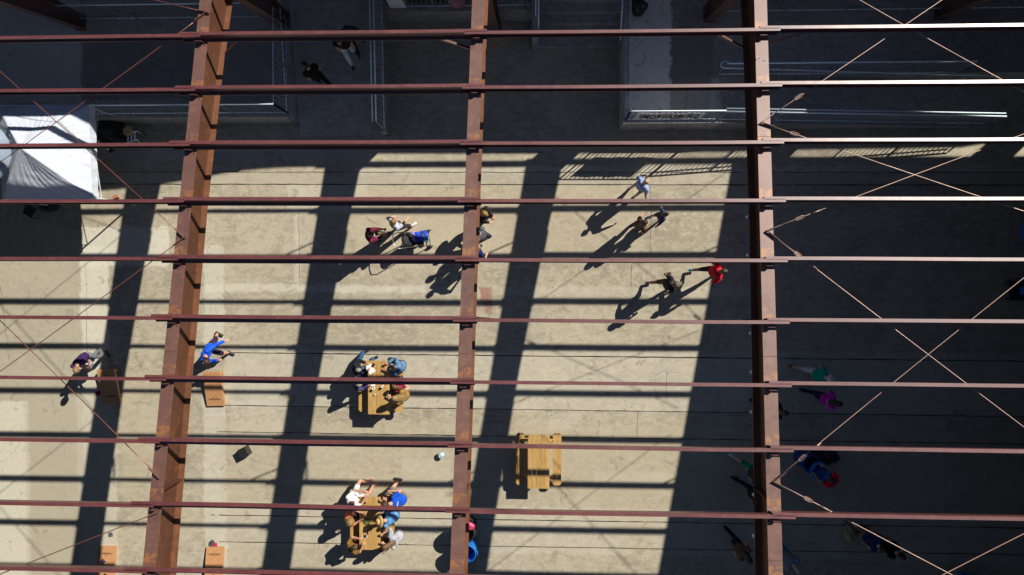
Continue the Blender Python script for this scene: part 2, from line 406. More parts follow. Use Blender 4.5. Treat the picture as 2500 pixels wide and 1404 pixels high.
# wall handrail following the ramp, with its hooked end
t = empty('hand_railing', PT(1757, 160, 1.9), 0, 'thin hooked handrail descending beside the upper side of the long ramp', 'railing')
o0 = Vector(t.location); h0 = Vector(PT(1762, 166, 1.95))-o0; h1 = Vector((U(2440, 186, .9).x, U(1762, 166, 1.95).y-.02, .92))-o0
hk = [h0+Vector((.22, .14, 0)), h0+Vector((.16, .20, 0)), h0+Vector((.05, .20, 0)), h0+Vector((-.02, .12, 0)), h0+Vector((-.02, .04, 0)), h0+Vector((.05, 0, 0)), h1]
MB().tube(hk, .02).build('rail_tube', M_RAIL, t, True)
bk = MB()
for i in range(6):
    p = h0+(h1-h0)*(i/5); bk.tube([p, p+Vector((0, .12, -.12))], .012, 6)
bk.build('brackets', M_RAIL, t)
q = PT(1770, 27, zb); railing('faint guard railing along the very back of the right dock', [(q[0], q[1], zb), (30, q[1], zb)])

# banner with lettering on the corner railing
bt = empty('lettered_banner', (0, 0, 0), 0, 'grey banner with dark capital lettering tied to the corner dock railing', 'banner')
bx0 = U(1553, 285, 1.6).x; bx1 = U(1716, 285, 1.6).x; byy = c2[1]-.03
bt.location = ((bx0+bx1)/2, byy, 1.18)
bh = .74
m = MB(); n = 16; vs = []
for i in range(n+1):
    x = (bx0-bx1)/2+(bx1-bx0)*i/n; yy = .012*sin(i*1.1)
    vs += [(x, yy-.004, -.02), (x, yy-.004, bh), (x, yy, bh), (x, yy, -.02)]
m.loft([vs[i*4:i*4+4] for i in range(n+1)])
m.build('cloth', simple('grey_vinyl', (.72, .73, .74), .6, 0, .15, 4), bt)
tc = bpy.data.curves.new('lettering', 'FONT'); tc.body = 'SMORGASBURG'; tc.size = .34; tc.extrude = .003; tc.offset = .002; tc.align_x = 'CENTER'; tc.space_character = 1.05
_tmp = bpy.data.objects.new('lettering_curve', tc); COL.objects.link(_tmp); _me = bpy.data.meshes.new_from_object(_tmp.evaluated_get(bpy.context.evaluated_depsgraph_get())); bpy.data.objects.remove(_tmp)
_me.materials.clear(); to = bpy.data.objects.new('lettering', _me); COL.objects.link(to); to.parent = bt
to.data.materials.append(simple('black_print', (.015, .015, .017), .6)); to.rotation_euler = (radians(90), 0, 0); _w = max(v.co.x for v in _me.vertices)-min(v.co.x for v in _me.vertices); _h = max(v.co.y for v in _me.vertices)
to.location = (0, -.03, .13); to.scale = ((bx1-bx0)*.90/_w, .46/_h, 1)

# ------------------------------------------------------------------ neighbouring building north (its shade covers the docks)
SH = [((-300, 470), 0), ((234, 468), 0), ((307, 461), 0), ((389, 452), 0), ((443, 443), 0), ((513, 431), 0), ((560, 420), 0), ((667, 411), 0), ((759, 406), 0),
      ((860, 404), 0), ((862, 376), 0), ((1310, 376), 0), ((1800, 371), 0), ((1912, 367), 0), ((2345, 361), 0), ((2400, 352), 0), ((2520, 335), 0), ((2700, 330), 0)]
YW = 9.45
prof = []
for (u, v), _ in SH:
    g = U(u, v, 0); h = (YW-g.y)/.8602; prof.append((g.x+1.0197*h, h))
prof = [(-40, prof[0][1])]+prof+[(60, prof[-1][1])]
nb = MB(); rings = [[(x, YW, 1.13), (x, YW, h), (x, 26, h), (x, 26, 1.13)] for x, h in prof]
nb.loft(rings)
nbo = nb.build('neighbouring_building', simple('grey_render', (.20, .20, .20), .85, 0, .2, 1)); tag(nbo, 'grey neighbouring building above the top edge that shades the docks', 'building')

# ------------------------------------------------------------------ rigid frames
DEP = [(-30, .95), (-8, .92), (-3, .80), (1.5, .76), (5, .88), (EAVE-.95, 1.06)]
def depth(Y):
    for (a, da), (b, db) in zip(DEP, DEP[1:]):
        if Y <= b: return da+(db-da)*max(0, (Y-a)/(b-a))
    return DEP[-1][1]
FW, FT, WT = .30, .016, .012
def frame(b, label):
    Z0 = 0 if b in (2,) else DZ
    t = empty('steel_frame', (bxx(b, EAVE), EAVE, Z0), 0, label, 'steel frame', 'rigid steel frames of the open roof')
    o = Vector(t.location)
    Ys = [EAVE, EAVE-.95, 6.5, 5, 3.5, 1.5, 0, -1.5, -3, -5, -8, -11, -14, -17]
    def P3(Y, dz, dx): return Vector((bxx(b, Y)+dx, Y, zr(Y, BX[b])+dz))-o
    r = MB(); h = FW/2
    r.loft([[P3(Y, 0, -h), P3(Y, 0, h), P3(Y, -FT, h), P3(Y, -FT, -h)] for Y in Ys])
    for j in range(-1, 12):
        Y = PQ-PP*j-.11; r.box(P3(Y, .085, 0), (.16, .008, .17))
    for Y in (3.1, -1.93, -6.2): r.box(P3(Y, .002, 0), (FW-.004, .014, .007))
    for j in range(0, 11):
        for dx in (-.10, .10): r.box(P3(PQ-PP*j-.16, .012, dx), (.028, .028, .024))
    r.build('top_flange', M_BEAM, t); r = MB()
    Yb = Ys[1:]
    r.loft([[P3(Y, -depth(Y)+FT, -h), P3(Y, -depth(Y)+FT, h), P3(Y, -depth(Y), h), P3(Y, -depth(Y), -h)] for Y in Yb])
    r.build('bottom_flange', M_LOW, t); r = MB()
    Yw = Ys[1:]
    r.loft([[P3(Y, -FT, -WT/2), P3(Y, -FT, WT/2), P3(Y, -depth(Y)+FT, WT/2), P3(Y, -depth(Y)+FT, -WT/2)] for Y in Yw])
    for Y in (-5,):                                         # stiffener
        r.box(P3(Y, -depth(Y)/2, 0), (FW-.02, .014, depth(Y)-.04))
    r.build('web', M_WEB, t)
    c = MB(); ze = zr(EAVE, BX[b]); x = bxx(b, EAVE); Yi = EAVE-.95; zi = zr(Yi, BX[b])-depth(Yi)
    c.box(Vector((x, EAVE+.008, (ze+Z0)/2))-o, (FW, .016, ze-Z0))
    a0 = Vector((x, EAVE-.42, Z0))-o; a1 = Vector((x, Yi, zi))-o
    c.loft([[a0+Vector((-h, 0, 0)), a0+Vector((h, 0, 0)), a0+Vector((h, .016, 0)), a0+Vector((-h, .016, 0))],
            [a1+Vector((-h, 0, 0)), a1+Vector((h, 0, 0)), a1+Vector((h, .016, 0)), a1+Vector((-h, .016, 0))]])
    zt = ze-FT-.002
    wv = [(EAVE-.003, Z0), (EAVE-.003, zt), (Yi+.01, zr(Yi, BX[b])-FT-.002), (Yi+.018, zi), (EAVE-.40, Z0)]
    c.loft([[Vector((x-.006, y, z))-o for y, z in wv], [Vector((x+.006, y, z))-o for y, z in wv]])
    c.box(Vector((x, EAVE-.2, Z0+.012))-o, (.36, .56, .022))
    c.build('column', M_BEAM, t)
    return t
frame(0, 'dark rusty frame whose tapered column foot shows at the far top left')
frame(1, 'left rusty roof beam with its right web in sun, slanting down the photo')
frame(2, 'middle rusty roof beam seen almost from straight above')
frame(3, 'right roof beam in pale tan light with a dark left side')
frame(4, 'roof frame under the edge of the solid roof beyond the right edge')
frame(5, 'roof frame beneath the solid roof far beyond the right edge')

# ------------------------------------------------------------------ purlins
nrm = Vector((0, SL, 1)).normalized(); dn = Vector((0, 1, -SL)).normalized()   # dn: up-image (towards +Y)
ORD = ['first', 'second', 'third', 'fourth', 'fifth', 'sixth', 'seventh', 'eighth', 'ninth', 'tenth']
BAY = {1: 'left of the left beam', 2: 'between the left and middle beams', 3: 'between the middle and right beams', 4: 'right of the right beam'}
LAP = {0: (-.3, .3), 1: (-.42, .08), 2: (-.28, .25), 3: (-.11, .37), 4: (-.3, .3)}
TH, FLG, PH = .009, .078, .215
def purlin(bay, j):
    even = bay % 2 == 0
    Y = PQ-PP*j+(PO if even else -PO)
    la = BX[bay-1]; lb = BX[bay]
    xa = bxx(bay-1, Y)+LAP[bay-1][0]; xb = bxx(bay, Y)+LAP[bay][1]
    if not even:   # odd bays start after the lap
        pass
    if bay == 4: xb = bxx(4, Y)+.2
    if bay == 1: xa = bxx(0, Y)-.3
    fl = 1 if bay == 2 else -1
    m = MB(); rings = []
    N = 8; base = Vector(((xa+xb)/2, Y, zr(Y, (xa+xb)/2)))
    sag = rnd.uniform(.0, .012); tw = rnd.uniform(-.006, .006)
    def pt(x, a, hh):
        s_ = (x-xa)/(xb-xa); wob = -sag*4*s_*(1-s_)+tw*sin(s_*pi*2)
        return Vector((x, Y, zr(Y, x)))+dn*(a+wob)+nrm*hh-base
    # Z profile as one closed outline: top flange, web, bottom flange
    c0 = 0.0
    if bay != 2:    # channel open to the south
        q_ = FLG; out = [(q_, .004), (q_, PH), (0, PH), (0, PH-.022), (TH*.7, PH-.022), (TH*.7, PH-TH), (q_-TH, PH-TH), (q_-TH, .004+TH), (.012, .004+TH), (.012, .004)]
        out = [(a_-q_, h_) for a_, h_ in out][::-1]
    else: out = [(-fl*TH/2, PH), (fl*FLG, PH), (fl*FLG, PH-.022), (fl*(FLG-TH), PH-.022), (fl*(FLG-TH), PH-TH), (fl*TH/2, PH-TH), (fl*TH/2, .004), (-fl*(FLG), .004), (-fl*FLG, .004+TH), (-fl*TH/2, .004+TH)]
    sh = -fl*FLG/2
    if bay != 2: out = out[::-1]
    for i in range(N+1):
        x = xa+(xb-xa)*i/N
        rings.append([pt(x, a+sh, hh) for a, hh in out])
    m.loft(rings)
    o = m.build('roof_purlin', M_PURL); o.location = base
    if 0 <= j <= 9: lab = 'dark red steel purlin %s, %s row from the top' % (BAY[bay], ORD[j])
    elif j < 0: lab = '%s purlin %s, above the top edge' % ({-1: 'red roof', -2: 'red eave'}[j], BAY[bay])
    else: lab = 'red purlin %s, %s below the photo' % (BAY[bay], {10: 'first', 11: 'second'}[j])
    tag(o, lab, 'purlin', 'red steel roof purlins')
for j in range(-2, 12):
    for bay in (1, 2, 3, 4): purlin(bay, j)

# flange braces from the rafter bottom flange up to the purlins
for b in (1, 2, 3, 4):
    for j in (0, 5):
        Y = PQ-PP*j
        for s_ in (-1, 1):
            if b == 1 and s_ < 0: continue
            a = Vector((bxx(b, Y)+s_*.15, Y-.02, zr(Y, BX[b])-depth(Y)+.03)); c = Vector((bxx(b, Y)+s_*(1.0 if s_ < 0 else .95), Y-.02, zr(Y, BX[b])+.03))
            m = MB(); d = (c-a); L = d.length; R = d.to_track_quat('X', 'Z').to_matrix()
            m.box((0, 0, 0), (L, .05, .006), R); m.box(R @ Vector((0, .025, -.025)), (L, .006, .05), R)
            o = m.build('flange_brace', M_BEAM); o.location = (a+c)/2
            nm = {1: 'left', 2: 'middle', 3: 'right', 4: 'outermost'}[b]
            tag(o, 'angle brace %s of the %s beam, %s purlin row' % ('left' if s_ < 0 else 'right', nm, ORD[j]), 'brace', 'angle braces between beams and purlins')

# ------------------------------------------------------------------ rod bracing
def roofpt(u, v, dz=.02):
    z = 7.0
    for _ in range(8):
        p = U(u, v, z); z = zr(p.y, p.x)+dz
    return U(u, v, z)
def rod(p, q, label, tb=None):
    a = roofpt(*p); b = roofpt(*q)
    # clip to the frames' X range
    t = empty('bracing_rod', a, 0, label, 'bracing rod', 'diagonal roof bracing rods')
    d = b-a; L = d.length; dd = d.normalized()
    N = 10; pts = [d*(i/N)+Vector((0, 0, -.05*4*(i/N)*(1-i/N)*min(1, L/8))) for i in range(N+1)]
    pale = a.x > 4; mr = M_ROD_SHEEN if pale else M_ROD
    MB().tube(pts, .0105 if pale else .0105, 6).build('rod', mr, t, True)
    m = MB(); R = dd.to_track_quat('X', 'Z').to_matrix()
    m.box(dd*.10+Vector((0, 0, .03)), (.34, .012, .06), R)
    m.build('end_plate', M_BEAM, t)
    if tb:
        k = MB(); c = dd*tb; sd = R @ Vector((0, 1, 0))
        ring = []
        for i in range(16):
            an = 2*pi*i/16; ring.append(c+dd*(.10*max(-1, min(1, 1.35*cos(an))))+sd*(.034*sin(an)))
        k.tube(ring+[ring[0]], .007, 6); k.build('turnbuckle', mr, t, True)
        k = MB(); k.tube([dd*(tb+.30), dd*(tb+.52)], .02, 6); k.build('rod_sleeve', mr, t, True)
def ext(p, q, x):
    s_ = (x-p[0])/(q[0]-p[0]); return (x, p[1]+(q[1]-p[1])*s_)
XL, XR = -265, 2572
rod((507, 31), ext((507, 31), (381, 0), XL), 'thin red rod leaving the left beam upward near the top edge')
rod((498, 36), ext((498, 36), (54, 354), XL), 'thin red rod crossing above the white tent from the left beam top')
rod((448, 577), ext((447, 578), (42.6, 215), XL), 'thin red rod from the left beam up across the white tent')
rod((448, 582), ext((448.7, 582), (0, 905), XL), 'thin red rod from the left beam down towards the bottom left')
rod((386, 1162), ext((386, 1162), (0, 787), XL), 'thin red rod crossing above the man in purple')
rod((381, 1253), ext((379, 1255), (46, 1385), XL), 'thin red rod above the bottom left game board')
rod((1865, 294), ext((1862, 290), (2157, 93), XR), 'pale rod with turnbuckle rising from the right beam towards the top edge', 1.0)
rod((1864, 301), ext((1863, 299), (2405, 483), XR), 'pale rod with turnbuckle descending right over the lit strip', .75)
rod((1878, 560), ext((1878, 560), (2380, 372), XR), 'pale rod with turnbuckle rising right below the lit strip', .75)
rod((1878, 568), ext((1878, 567), (2366, 940), XR), 'pale rod with turnbuckle descending right across the dark bay', .8)
rod((1894, 1170), ext((1893, 1171), (2373, 782), XR), 'pale rod with turnbuckle rising right above the blue barrels', .75)
rod((1894, 1178), ext((1893, 1177), (2320, 1402), XR), 'pale rod with turnbuckle descending to the bottom right', .75)
rod(ext((2450, 195), (2105, 0), 2572), (1835, -152), 'pale rod entering from the top edge towards the right')
rod(ext((2500, 1304), (2310, 1402), 2572), (1910, 1610), 'pale rod entering from the bottom edge towards the right')

# ------------------------------------------------------------------ solid roof over the eastern bays (out of frame), then added unseen skylight blockers
sr = MB(); xa, xb = BX[4]-.15, 48
rings = []
for x in (xa, xb):
    for_y = [(EAVE+.38), (-24)]
    z0 = PH+.01
    rings.append([(x+SKEW*for_y[0], for_y[0], zr(for_y[0])+z0), (x+SKEW*for_y[1], for_y[1], zr(for_y[1])+z0), (x+SKEW*for_y[1], for_y[1], zr(for_y[1])+z0+.08), (x+SKEW*for_y[0], for_y[0], zr(for_y[0])+z0+.08)])
sr.loft(rings)
tag(sr.build('roof_shade_sheet', simple('galvanised_sheet', (.10, .10, .11), .5, .3, .1, 2)), 'solid roof sheeting beyond the right edge that shades the right side', 'roof')

m = MB(); xs_ = (-60, 60); rings = []  # unseen sheet added to cut skylight from the south
for x in xs_: rings.append([(x, -14, 9.7), (x, -40, 9.7), (x, -40, 9.8), (x, -14, 9.8)])
m.loft(rings); tag(m.build('roof_shade_sheet', bpy.data.materials['galvanised_sheet']), 'added unseen sheet blocking skylight beyond the bottom edge', 'roof')
m = MB(); rings = []  # another unseen sheet, added to cut skylight from the west
for x in (-50, BX[0]-.6): rings.append([(x, 6, zr(6)+.3), (x, -14.2, zr(-14.2)+.3), (x, -14.2, zr(-14.2)+.38), (x, 6, zr(6)+.38)])
m.loft(rings); tag(m.build('roof_shade_sheet', bpy.data.materials['galvanised_sheet']), 'added unseen sheet blocking skylight beyond the left edge', 'roof')
m = MB(); m.box2(17.2, 17.5, -24, 2.6, 0, 6.2); tag(m.build('skylight_blocker_wall', simple('blocker_dark', (.05, .05, .055), .9, 0, .3, 2)), 'added dark wall blocking skylight beyond the right edge', 'wall')  # unseen wall added to block low skylight from the east

# ------------------------------------------------------------------ festoon lights along the right beam
def festoon():
    ys_ = [(1822, 437, 1), (1822, 529, 0), (1823, 622, 0), (1830, 717, 1), (1830, 813, 0), (1832, 908, 0), (1832, 1005, 0), (1836, 1107, 1), (1838, 1208, 0), (1838, 1308, 0)]
    def fp(u, v, dz=0):
        z = 6
        for _ in range(8):
            p = U(u, v, z); z = zr(p.y, p.x)-depth(p.y)-.06+dz
        return U(u, v, z)
    a = fp(1826, 150); t = empty('festoon_lights', a, 0, 'string of small white bulbs hung along the left side of the right beam', 'string lights')
    pts = []
    for i in range(41):
        v = 150+(1404+60-150)*i/40; u = 1818+(v-150)*(1846-1818)/1250+6
        p = fp(u, v)-a; p.z -= .05*abs(sin(i*pi/3.1)); pts.append(p)
    MB().tube(pts, .007, 5).build('cable', M_BLACK, t, True)
    for (u, v, dark) in ys_:
        c = fp(u+3, v, -.05)-a
        s_ = MB(); s_.lathe(c+Vector((.03, -.03, -.02)), [(.018, -.01), (.03, 0), (.034, .06), (.02, .10)], 10); s_.build('socket', M_BLACK, t, True)
        if not dark:
            s_ = MB(); s_.ell(c, (.042, .042, .05)); s_.build('bulb', M_WHT, t, True)
festoon()

# ------------------------------------------------------------------ pop-up tent, umbrella, band gear
def tent():
    z0 = 2.13
    a = U(233, 488, z0); b = U(217, 258, z0)
    x1 = (a.x+b.x)/2-.05; y0 = a.y; y1 = b.y; Wd = y1-y0; x0 = x1-Wd
    c = Vector(((x0+x1)/2, (y0+y1)/2, 0))
    t = empty('popup_tent', c, radians(1.5), 'white pop-up tent with a pyramid roof at the left edge', 'tent')
    h = Wd/2; N = 96; vs = []; fs = []
    for j in range(N+1):
        for i in range(N+1):
            x = -h+2*h*i/N; y = -h+2*h*j/N
            m_ = max(abs(x), abs(y))/h; s_ = min(abs(x), abs(y))/max(1e-6, max(abs(x), abs(y)))
            z = z0+1.02*(1-m_)**1.0
            z -= .10*(1-s_)*m_*(1-m_)*4*.6        # sag between the ridges
            an_ = atan2(y, x); z += .010*sin(x*9+y*14)*(1-s_)*m_+(.011*sin(an_*34+3*sin(m_*5))+.008*sin(an_*71+m_*9))*m_*(1-m_)*3*(.35+.65*abs(sin(an_*1.3+.6)))+.004*sin(y*31+x*5)*(1-s_)*m_
            vs.append((x, y, z))
    for j in range(N):
        for i in range(N):
            k = j*(N+1)+i; fs.append((k, k+1, k+N+2, k+N+1))
    r = MB().add(vs, fs).build('canopy', M_WHITE, t, True)
    md = r.modifiers.new('s', 'SOLIDIFY'); md.thickness = .012
    v = MB()
    for (ax, ay, bx_, by_) in ((-h, -h, h, -h), (h, -h, h, h), (h, h, -h, h), (-h, h, -h, -h)):
        n = 24; rings = []
        for i in range(n+1):
            x = ax+(bx_-ax)*i/n; y = ay+(by_-ay)*i/n; L = sqrt(x*x+y*y); o = .012*sin(i*1.7)
            nx, ny = ((by_-ay)/(2*h), -(bx_-ax)/(2*h))
            rings.append([(x+nx*.006, y+ny*.006, z0+.005), (x+nx*(.02+o), y+ny*(.02+o), z0-.26), (x+nx*(.014+o), y+ny*(.014+o), z0-.26), (x, y, z0+.005)])
        v.loft(rings)
    v.build('valance', M_WHITE, t)
    for sx in (-1, 1):
        for sy in (-1, 1):
            l = MB(); l.box((sx*(h-.05), sy*(h-.05), z0/2-.02), (.04, .04, z0-.04)); l.box((sx*(h-.05), sy*(h-.05), .01), (.12, .12, .02)); l.build('leg', M_ALU, t)
    for sx, sy, ex, ey in ((1, -1, 1, 1), (-1, -1, -1, 1), (-1, 1, 1, 1), (-1, -1, 1, -1)):
        l = MB()
        for k in range(2):
            p0 = Vector((sx*(h-.05), sy*(h-.05), z0-.05-.45*k)); p1 = Vector((ex*(h-.05), ey*(h-.05), z0-.05-.45*(1-k)))
            l.tube([p0, p1], .012, 6)
        l.build('truss_bar', M_ALU, t)
tent()
def umbrella():
    c = U(-58, 372, 3.1); t = empty('market_umbrella', (c.x, c.y, 0), 0, 'white round umbrella top cut by the left edge over the tent', 'umbrella')
    m = MB(); R = .95; prof_ = [(R, -.02), (R*.99, .0), (R*.93, .13), (R*.75, .30), (R*.5, .43), (R*.25, .50), (.03, .53)]
    m.lathe((0, 0, 2.95), prof_+[(.03, .50), (R*.5, .40), (R*.92, .11), (R*.97, -.02)], 28); m.build('canopy', simple('blue_grey_canvas', (.22, .27, .34), .8, 0, .1, 4, .4, .2), t, True)
    MB().tube([(0, 0, 0), (0, 0, 3.5)], .022).build('pole', M_ALU, t, True)
umbrella()
def ladder():
    a = U(296, 338, .35); b = U(352, 333, .9)
    t = empty('step_ladder', (a.x, a.y, 0), atan2(b.y-a.y, b.x-a.x), 'small folded aluminium step ladder beside the round stool in shade', 'ladder')
    m = MB()
    for s_ in (-1, 1): m.tube([(0, s_*.17, .25), (1.0, s_*.14, 1.05)], .022, 6); 
    m.build('rail', M_ALU, t, True)
    m = MB()
    for i in range(4):
        f = .12+i*.24; m.box((f, 0, .25+.8*f), (.05, .32, .02))
    m.build('rung', M_ALU, t)
    m = MB()
    for s_ in (-1, 1): m.tube([(1.0, s_*.14, 1.05), (.55, s_*.2, .02)], .016, 6)
    m.tube([(0, -.17, .25), (-.05, -.17, .0)], .02, 6); m.tube([(0, .17, .25), (-.05, .17, .0)], .02, 6)
    m.build('back_leg', M_ALU, t, True)
ladder()
c = U(311, 319, .78); t = empty('round_stool', (c.x, c.y, 0), 0, 'round stool with a tan wooden seat beside the ladder', 'stool')
MB().lathe((0, 0, .74), [(.155, 0), (.165, .01), (.165, .035), (.155, .045)], 24).build('seat', simple('tan_drumhead', (.48, .30, .11), .5, 0, .2, 9), t, True)
for k in range(3):
    a = k*2.1; MB().tube([(.05*cos(a), .05*sin(a), .74), (.22*cos(a), .22*sin(a), .01)], .014, 6).build('leg', M_BLACK, t)
c = U(243, 340, .85); t = empty('electric_keyboard', (c.x, c.y, 0), radians(-33), 'black electric keyboard with white keys beside the tent', 'keyboard')
MB().box((0, 0, .83), (1.15, .34, .09)).build('body', M_BLACK, t)
MB().box((-.02, -.09, .885), (.98, .13, .02)).build('white_keys', M_WHT, t)
m = MB()
for i in range(24):
    if i % 7 not in (2, 6): m.box((-.49+i*.0415, -.055, .905), (.02, .075, .02))
m.build('black_keys', M_BLACK, t)
m = MB(); m.tube([(-.4, -.2, 0), (.4, .2, .78)], .016, 6); m.tube([(-.4, .2, 0), (.4, -.2, .78)], .016, 6); m.tube([(-.4, -.2, .78), (-.4, .2, .78)], .014, 6); m.build('stand', M_BLACK, t)
def lump(name, u, v, z, r, mat, label, cat, squash=(1, 1, .7), seed=1, group=None):
    c = U(u, v, z); m = MB(); rr = random.Random(seed)
    ph = [rr.uniform(0, 6) for _ in range(6)]; rings = []
    for i in range(1, 12):
        a = -pi/2+pi*i/12
        rings.append([(r*squash[0]*cos(2*pi*k/20)*cos(a)*(1+.14*sin(3*2*pi*k/20+ph[0]+a*2)+.07*sin(7*2*pi*k/20+ph[1])), r*squash[1]*sin(2*pi*k/20)*cos(a)*(1+.12*sin(2*2*pi*k/20+ph[2]-a)+.05*sin(9*2*pi*k/20+ph[3])),
                       r*squash[2]*(sin(a)+1)*(1+.1*sin(4*2*pi*k/20+ph[4]+a))) for k in range(20)])
    m.loft(rings); o = m.build(name, mat, None, True); o.location = (c.x, c.y, 0); return tag(o, label, cat, group)
lump('gear_bag', 272, 314, .2, .42, M_BLK2, 'heap of black music gear bags left of the round stool', 'bag', (1.1, .8, .7), 3)
lump('gear_bag', 300, 335, .2, .34, M_BLK2, 'black cloth bag just below the round stool', 'bag', (.9, .8, .7), 5)
lump('cymbal_bag', 242, 312, .3, .26, M_BLACK, 'small black case tucked against the tent edge above the keyboard', 'bag', (1, 1, .9), 6)
lump('gear_bag', 118, 505, .2, .30, M_BLK2, 'black bag in shade by the lower tent leg', 'bag', (1.1, .7, .6), 8)
t = empty('folding_chair', U(95, 517, 0), radians(-30), 'small dark folding chair in the tent shadow', 'chair')
MB().box((0, 0, .42), (.36, .36, .02)).build('seat', M_BLK2, t); MB().box((0, .19, .66), (.36, .02, .3)).build('backrest', M_BLK2, t)
for sx in (-1, 1):
    for sy in (-1, 1): MB().tube([(sx*.17, sy*.17, .84 if sy > 0 else .42), (sx*.17, sy*.2, 0)], .012, 6).build('leg', M_BLACK, t)
o = MB(); o.box((0, 0, .045), (.20, .10, .09), Matrix.Rotation(.9, 3, 'Z')); o.box((.03, .06, .13), (.19, .095, .07), Matrix.Rotation(.35, 3, 'Z'))
ob = o.build('loose_bricks', M_BRICK); ob.location = U(286, 486, 0); tag(ob, 'small reddish brick lying on the sunlit ground right of the tent', 'brick')

# ------------------------------------------------------------------ picnic tables
def picnic_table(u, v, label, rz=0):
    c = U(u, v, .74); t = empty('picnic_table', (c.x, c.y, 0), rz, label, 'picnic table', 'pine picnic tables')
    m = MB(); bw = .137
    for i in range(5): m.box(((i-2)*(bw+.006), rnd.uniform(-.003, .003), .72), (bw, 1.78, .038))
    m.build('tabletop', M_PINE, t)
    for s_ in (-1, 1):
        m = MB()
        for k in range(2):
            x0 = s_*.61+(k-.5)*.145-.069; x1 = x0+.138; L = .87; ch = .06
            if k == 0: poly = [(x0+ch, -L), (x1, -L), (x1, L), (x0+ch, L), (x0, L-ch), (x0, -L+ch)]
            else: poly = [(x0, -L), (x1-ch, -L), (x1, -L+ch), (x1, L-ch), (x1-ch, L), (x0, L)]
            m.prism(poly, .415, .453)
        m.build('bench', M_PINE, t)
    for sy in (-1, 1):
        y = sy*.66
        m = MB(); m.box((0, y, .393), (1.46, .038, .13)); m.box((0, y, .66), (.66, .038, .09)); m.build('crossbar', M_PINE, t)
        for sx in (-1, 1):
            a = Vector((sx*.22, y+.04*sy*-1, .70)); b = Vector((sx*.62, y-.04*sy, 0.0)); d = b-a
            m = MB(); w_ = .07
            m.loft([[a+Vector((-w_, -.019, 0)), a+Vector((w_, -.019, 0)), a+Vector((w_, .019, 0)), a+Vector((-w_, .019, 0))], [b+Vector((-w_, -.019, 0)), b+Vector((w_, -.019, 0)), b+Vector((w_, .019, 0)), b+Vector((-w_, .019, 0))]][::-1])
            m.build('leg', M_PINE, t)
        m = MB(); a = Vector((0, y-.04*sy, .38)); b = Vector((0, sy*.12, .68)); m.tube([a, b], .035, 4); m.build('brace', M_PINE, t)
    return c
T1 = picnic_table(924.5, 946.5, 'upper left picnic table with five people and cups on it')
T2 = picnic_table(1315, 1127.5, 'empty picnic table standing right of the middle beam')
T3 = picnic_table(903, 1278, 'crowded lower picnic table near the bottom edge')

def thing_mesh(mb, name, mat, label, cat, loc, smooth=False, group=None):
    o = mb.build(name, mat, None, smooth); o.location = loc; return tag(o, label, cat, group)
def on_table(u, v, z=.742): return U(u, v, z)
def cup(u, v, label, z=.742, r=.042, h=.14, mat=None):
    m = MB(); m.lathe((0, 0, 0), [(r*.72, 0), (r, h), (r*.9, h), (r*.66, .01)], 16)
    thing_mesh(m, 'drink_cup', mat or M_WHT, label, 'cup', on_table(u, v, z), True)
cup(914, 947, 'left one of two tall white cups on the upper table')
cup(936, 942, 'right one of two tall white cups on the upper table')
cup(917, 962, 'short clear cup below the tall cups on the upper table', r=.035, h=.05, mat=M_ALU)
m = MB(); m.lathe((0, 0, 0), [(.08, 0), (.13, .02), (.125, .022), (.07, .006)], 20); thing_mesh(m, 'paper_plate', M_WHT, 'round white paper plate at the middle of the upper table', 'plate', on_table(909, 934), True)
m = MB(); m.box((0, 0, .005), (.22, .30, .008), Matrix.Rotation(.6, 3, 'Z')); thing_mesh(m, 'open_booklet', M_WHT, 'white sheet of paper before the man in black', 'paper', on_table(904, 901))
m = MB(); m.box((0, 0, .006), (.08, .15, .01), Matrix.Rotation(-.7, 3, 'Z')); thing_mesh(m, 'mobile_phone', M_BLACK, 'black phone on the upper table', 'phone', on_table(911, 892))
m = MB(); m.box((0, 0, .006), (.15, .075, .01), Matrix.Rotation(-.3, 3, 'Z')); thing_mesh(m, 'mobile_phone', M_BLACK, 'black phone at the top of the lower table', 'phone', on_table(888, 1227))
m = MB(); m.box((0, 0, .006), (.15, .08, .01)); m.box((-.055, 0, .012), (.03, .078, .002)); thing_mesh(m, 'mobile_phone', M_BLACK, 'phone with pale ends lying in the lower half of the lower table', 'phone', on_table(891, 1309))
m = MB(); m.box((-.07, 0, .013), (.02, .09, .004)); m.box((.07, 0, .013), (.02, .09, .004)); thing_mesh(m, 'paper_strip', M_WHT, 'two pale napkin strips beside the lower phone', 'napkin', on_table(891, 1309))
cup(884, 1254, 'white cup held between people on the lower table', r=.05, h=.12)
cup(912, 1258, 'small yellow tub on the lower table', r=.045, h=.05, mat=simple('yellow_food', (.55, .40, .06), .6))
m = MB(); m.lathe((0, 0, 0), [(.07, 0), (.11, .03), (.10, .035), (.05, .015)], 16); thing_mesh(m, 'salad_bowl', simple('green_food', (.12, .14, .03), .7, 0, .6, 30), 'bowl of green food in the middle of the lower table', 'bowl', on_table(896, 1272), True)
m = MB(); m.box((0, 0, .01), (.07, .03, .02), Matrix.Rotation(.5, 3, 'Z')); m.box((.0, .03, .01), (.03, .06, .02), Matrix.Rotation(-.3, 3, 'Z')); thing_mesh(m, 'crumpled_napkin', M_WHT, 'tiny crumpled white napkin on the shaded part of the lower table', 'napkin', on_table(894, 1293))

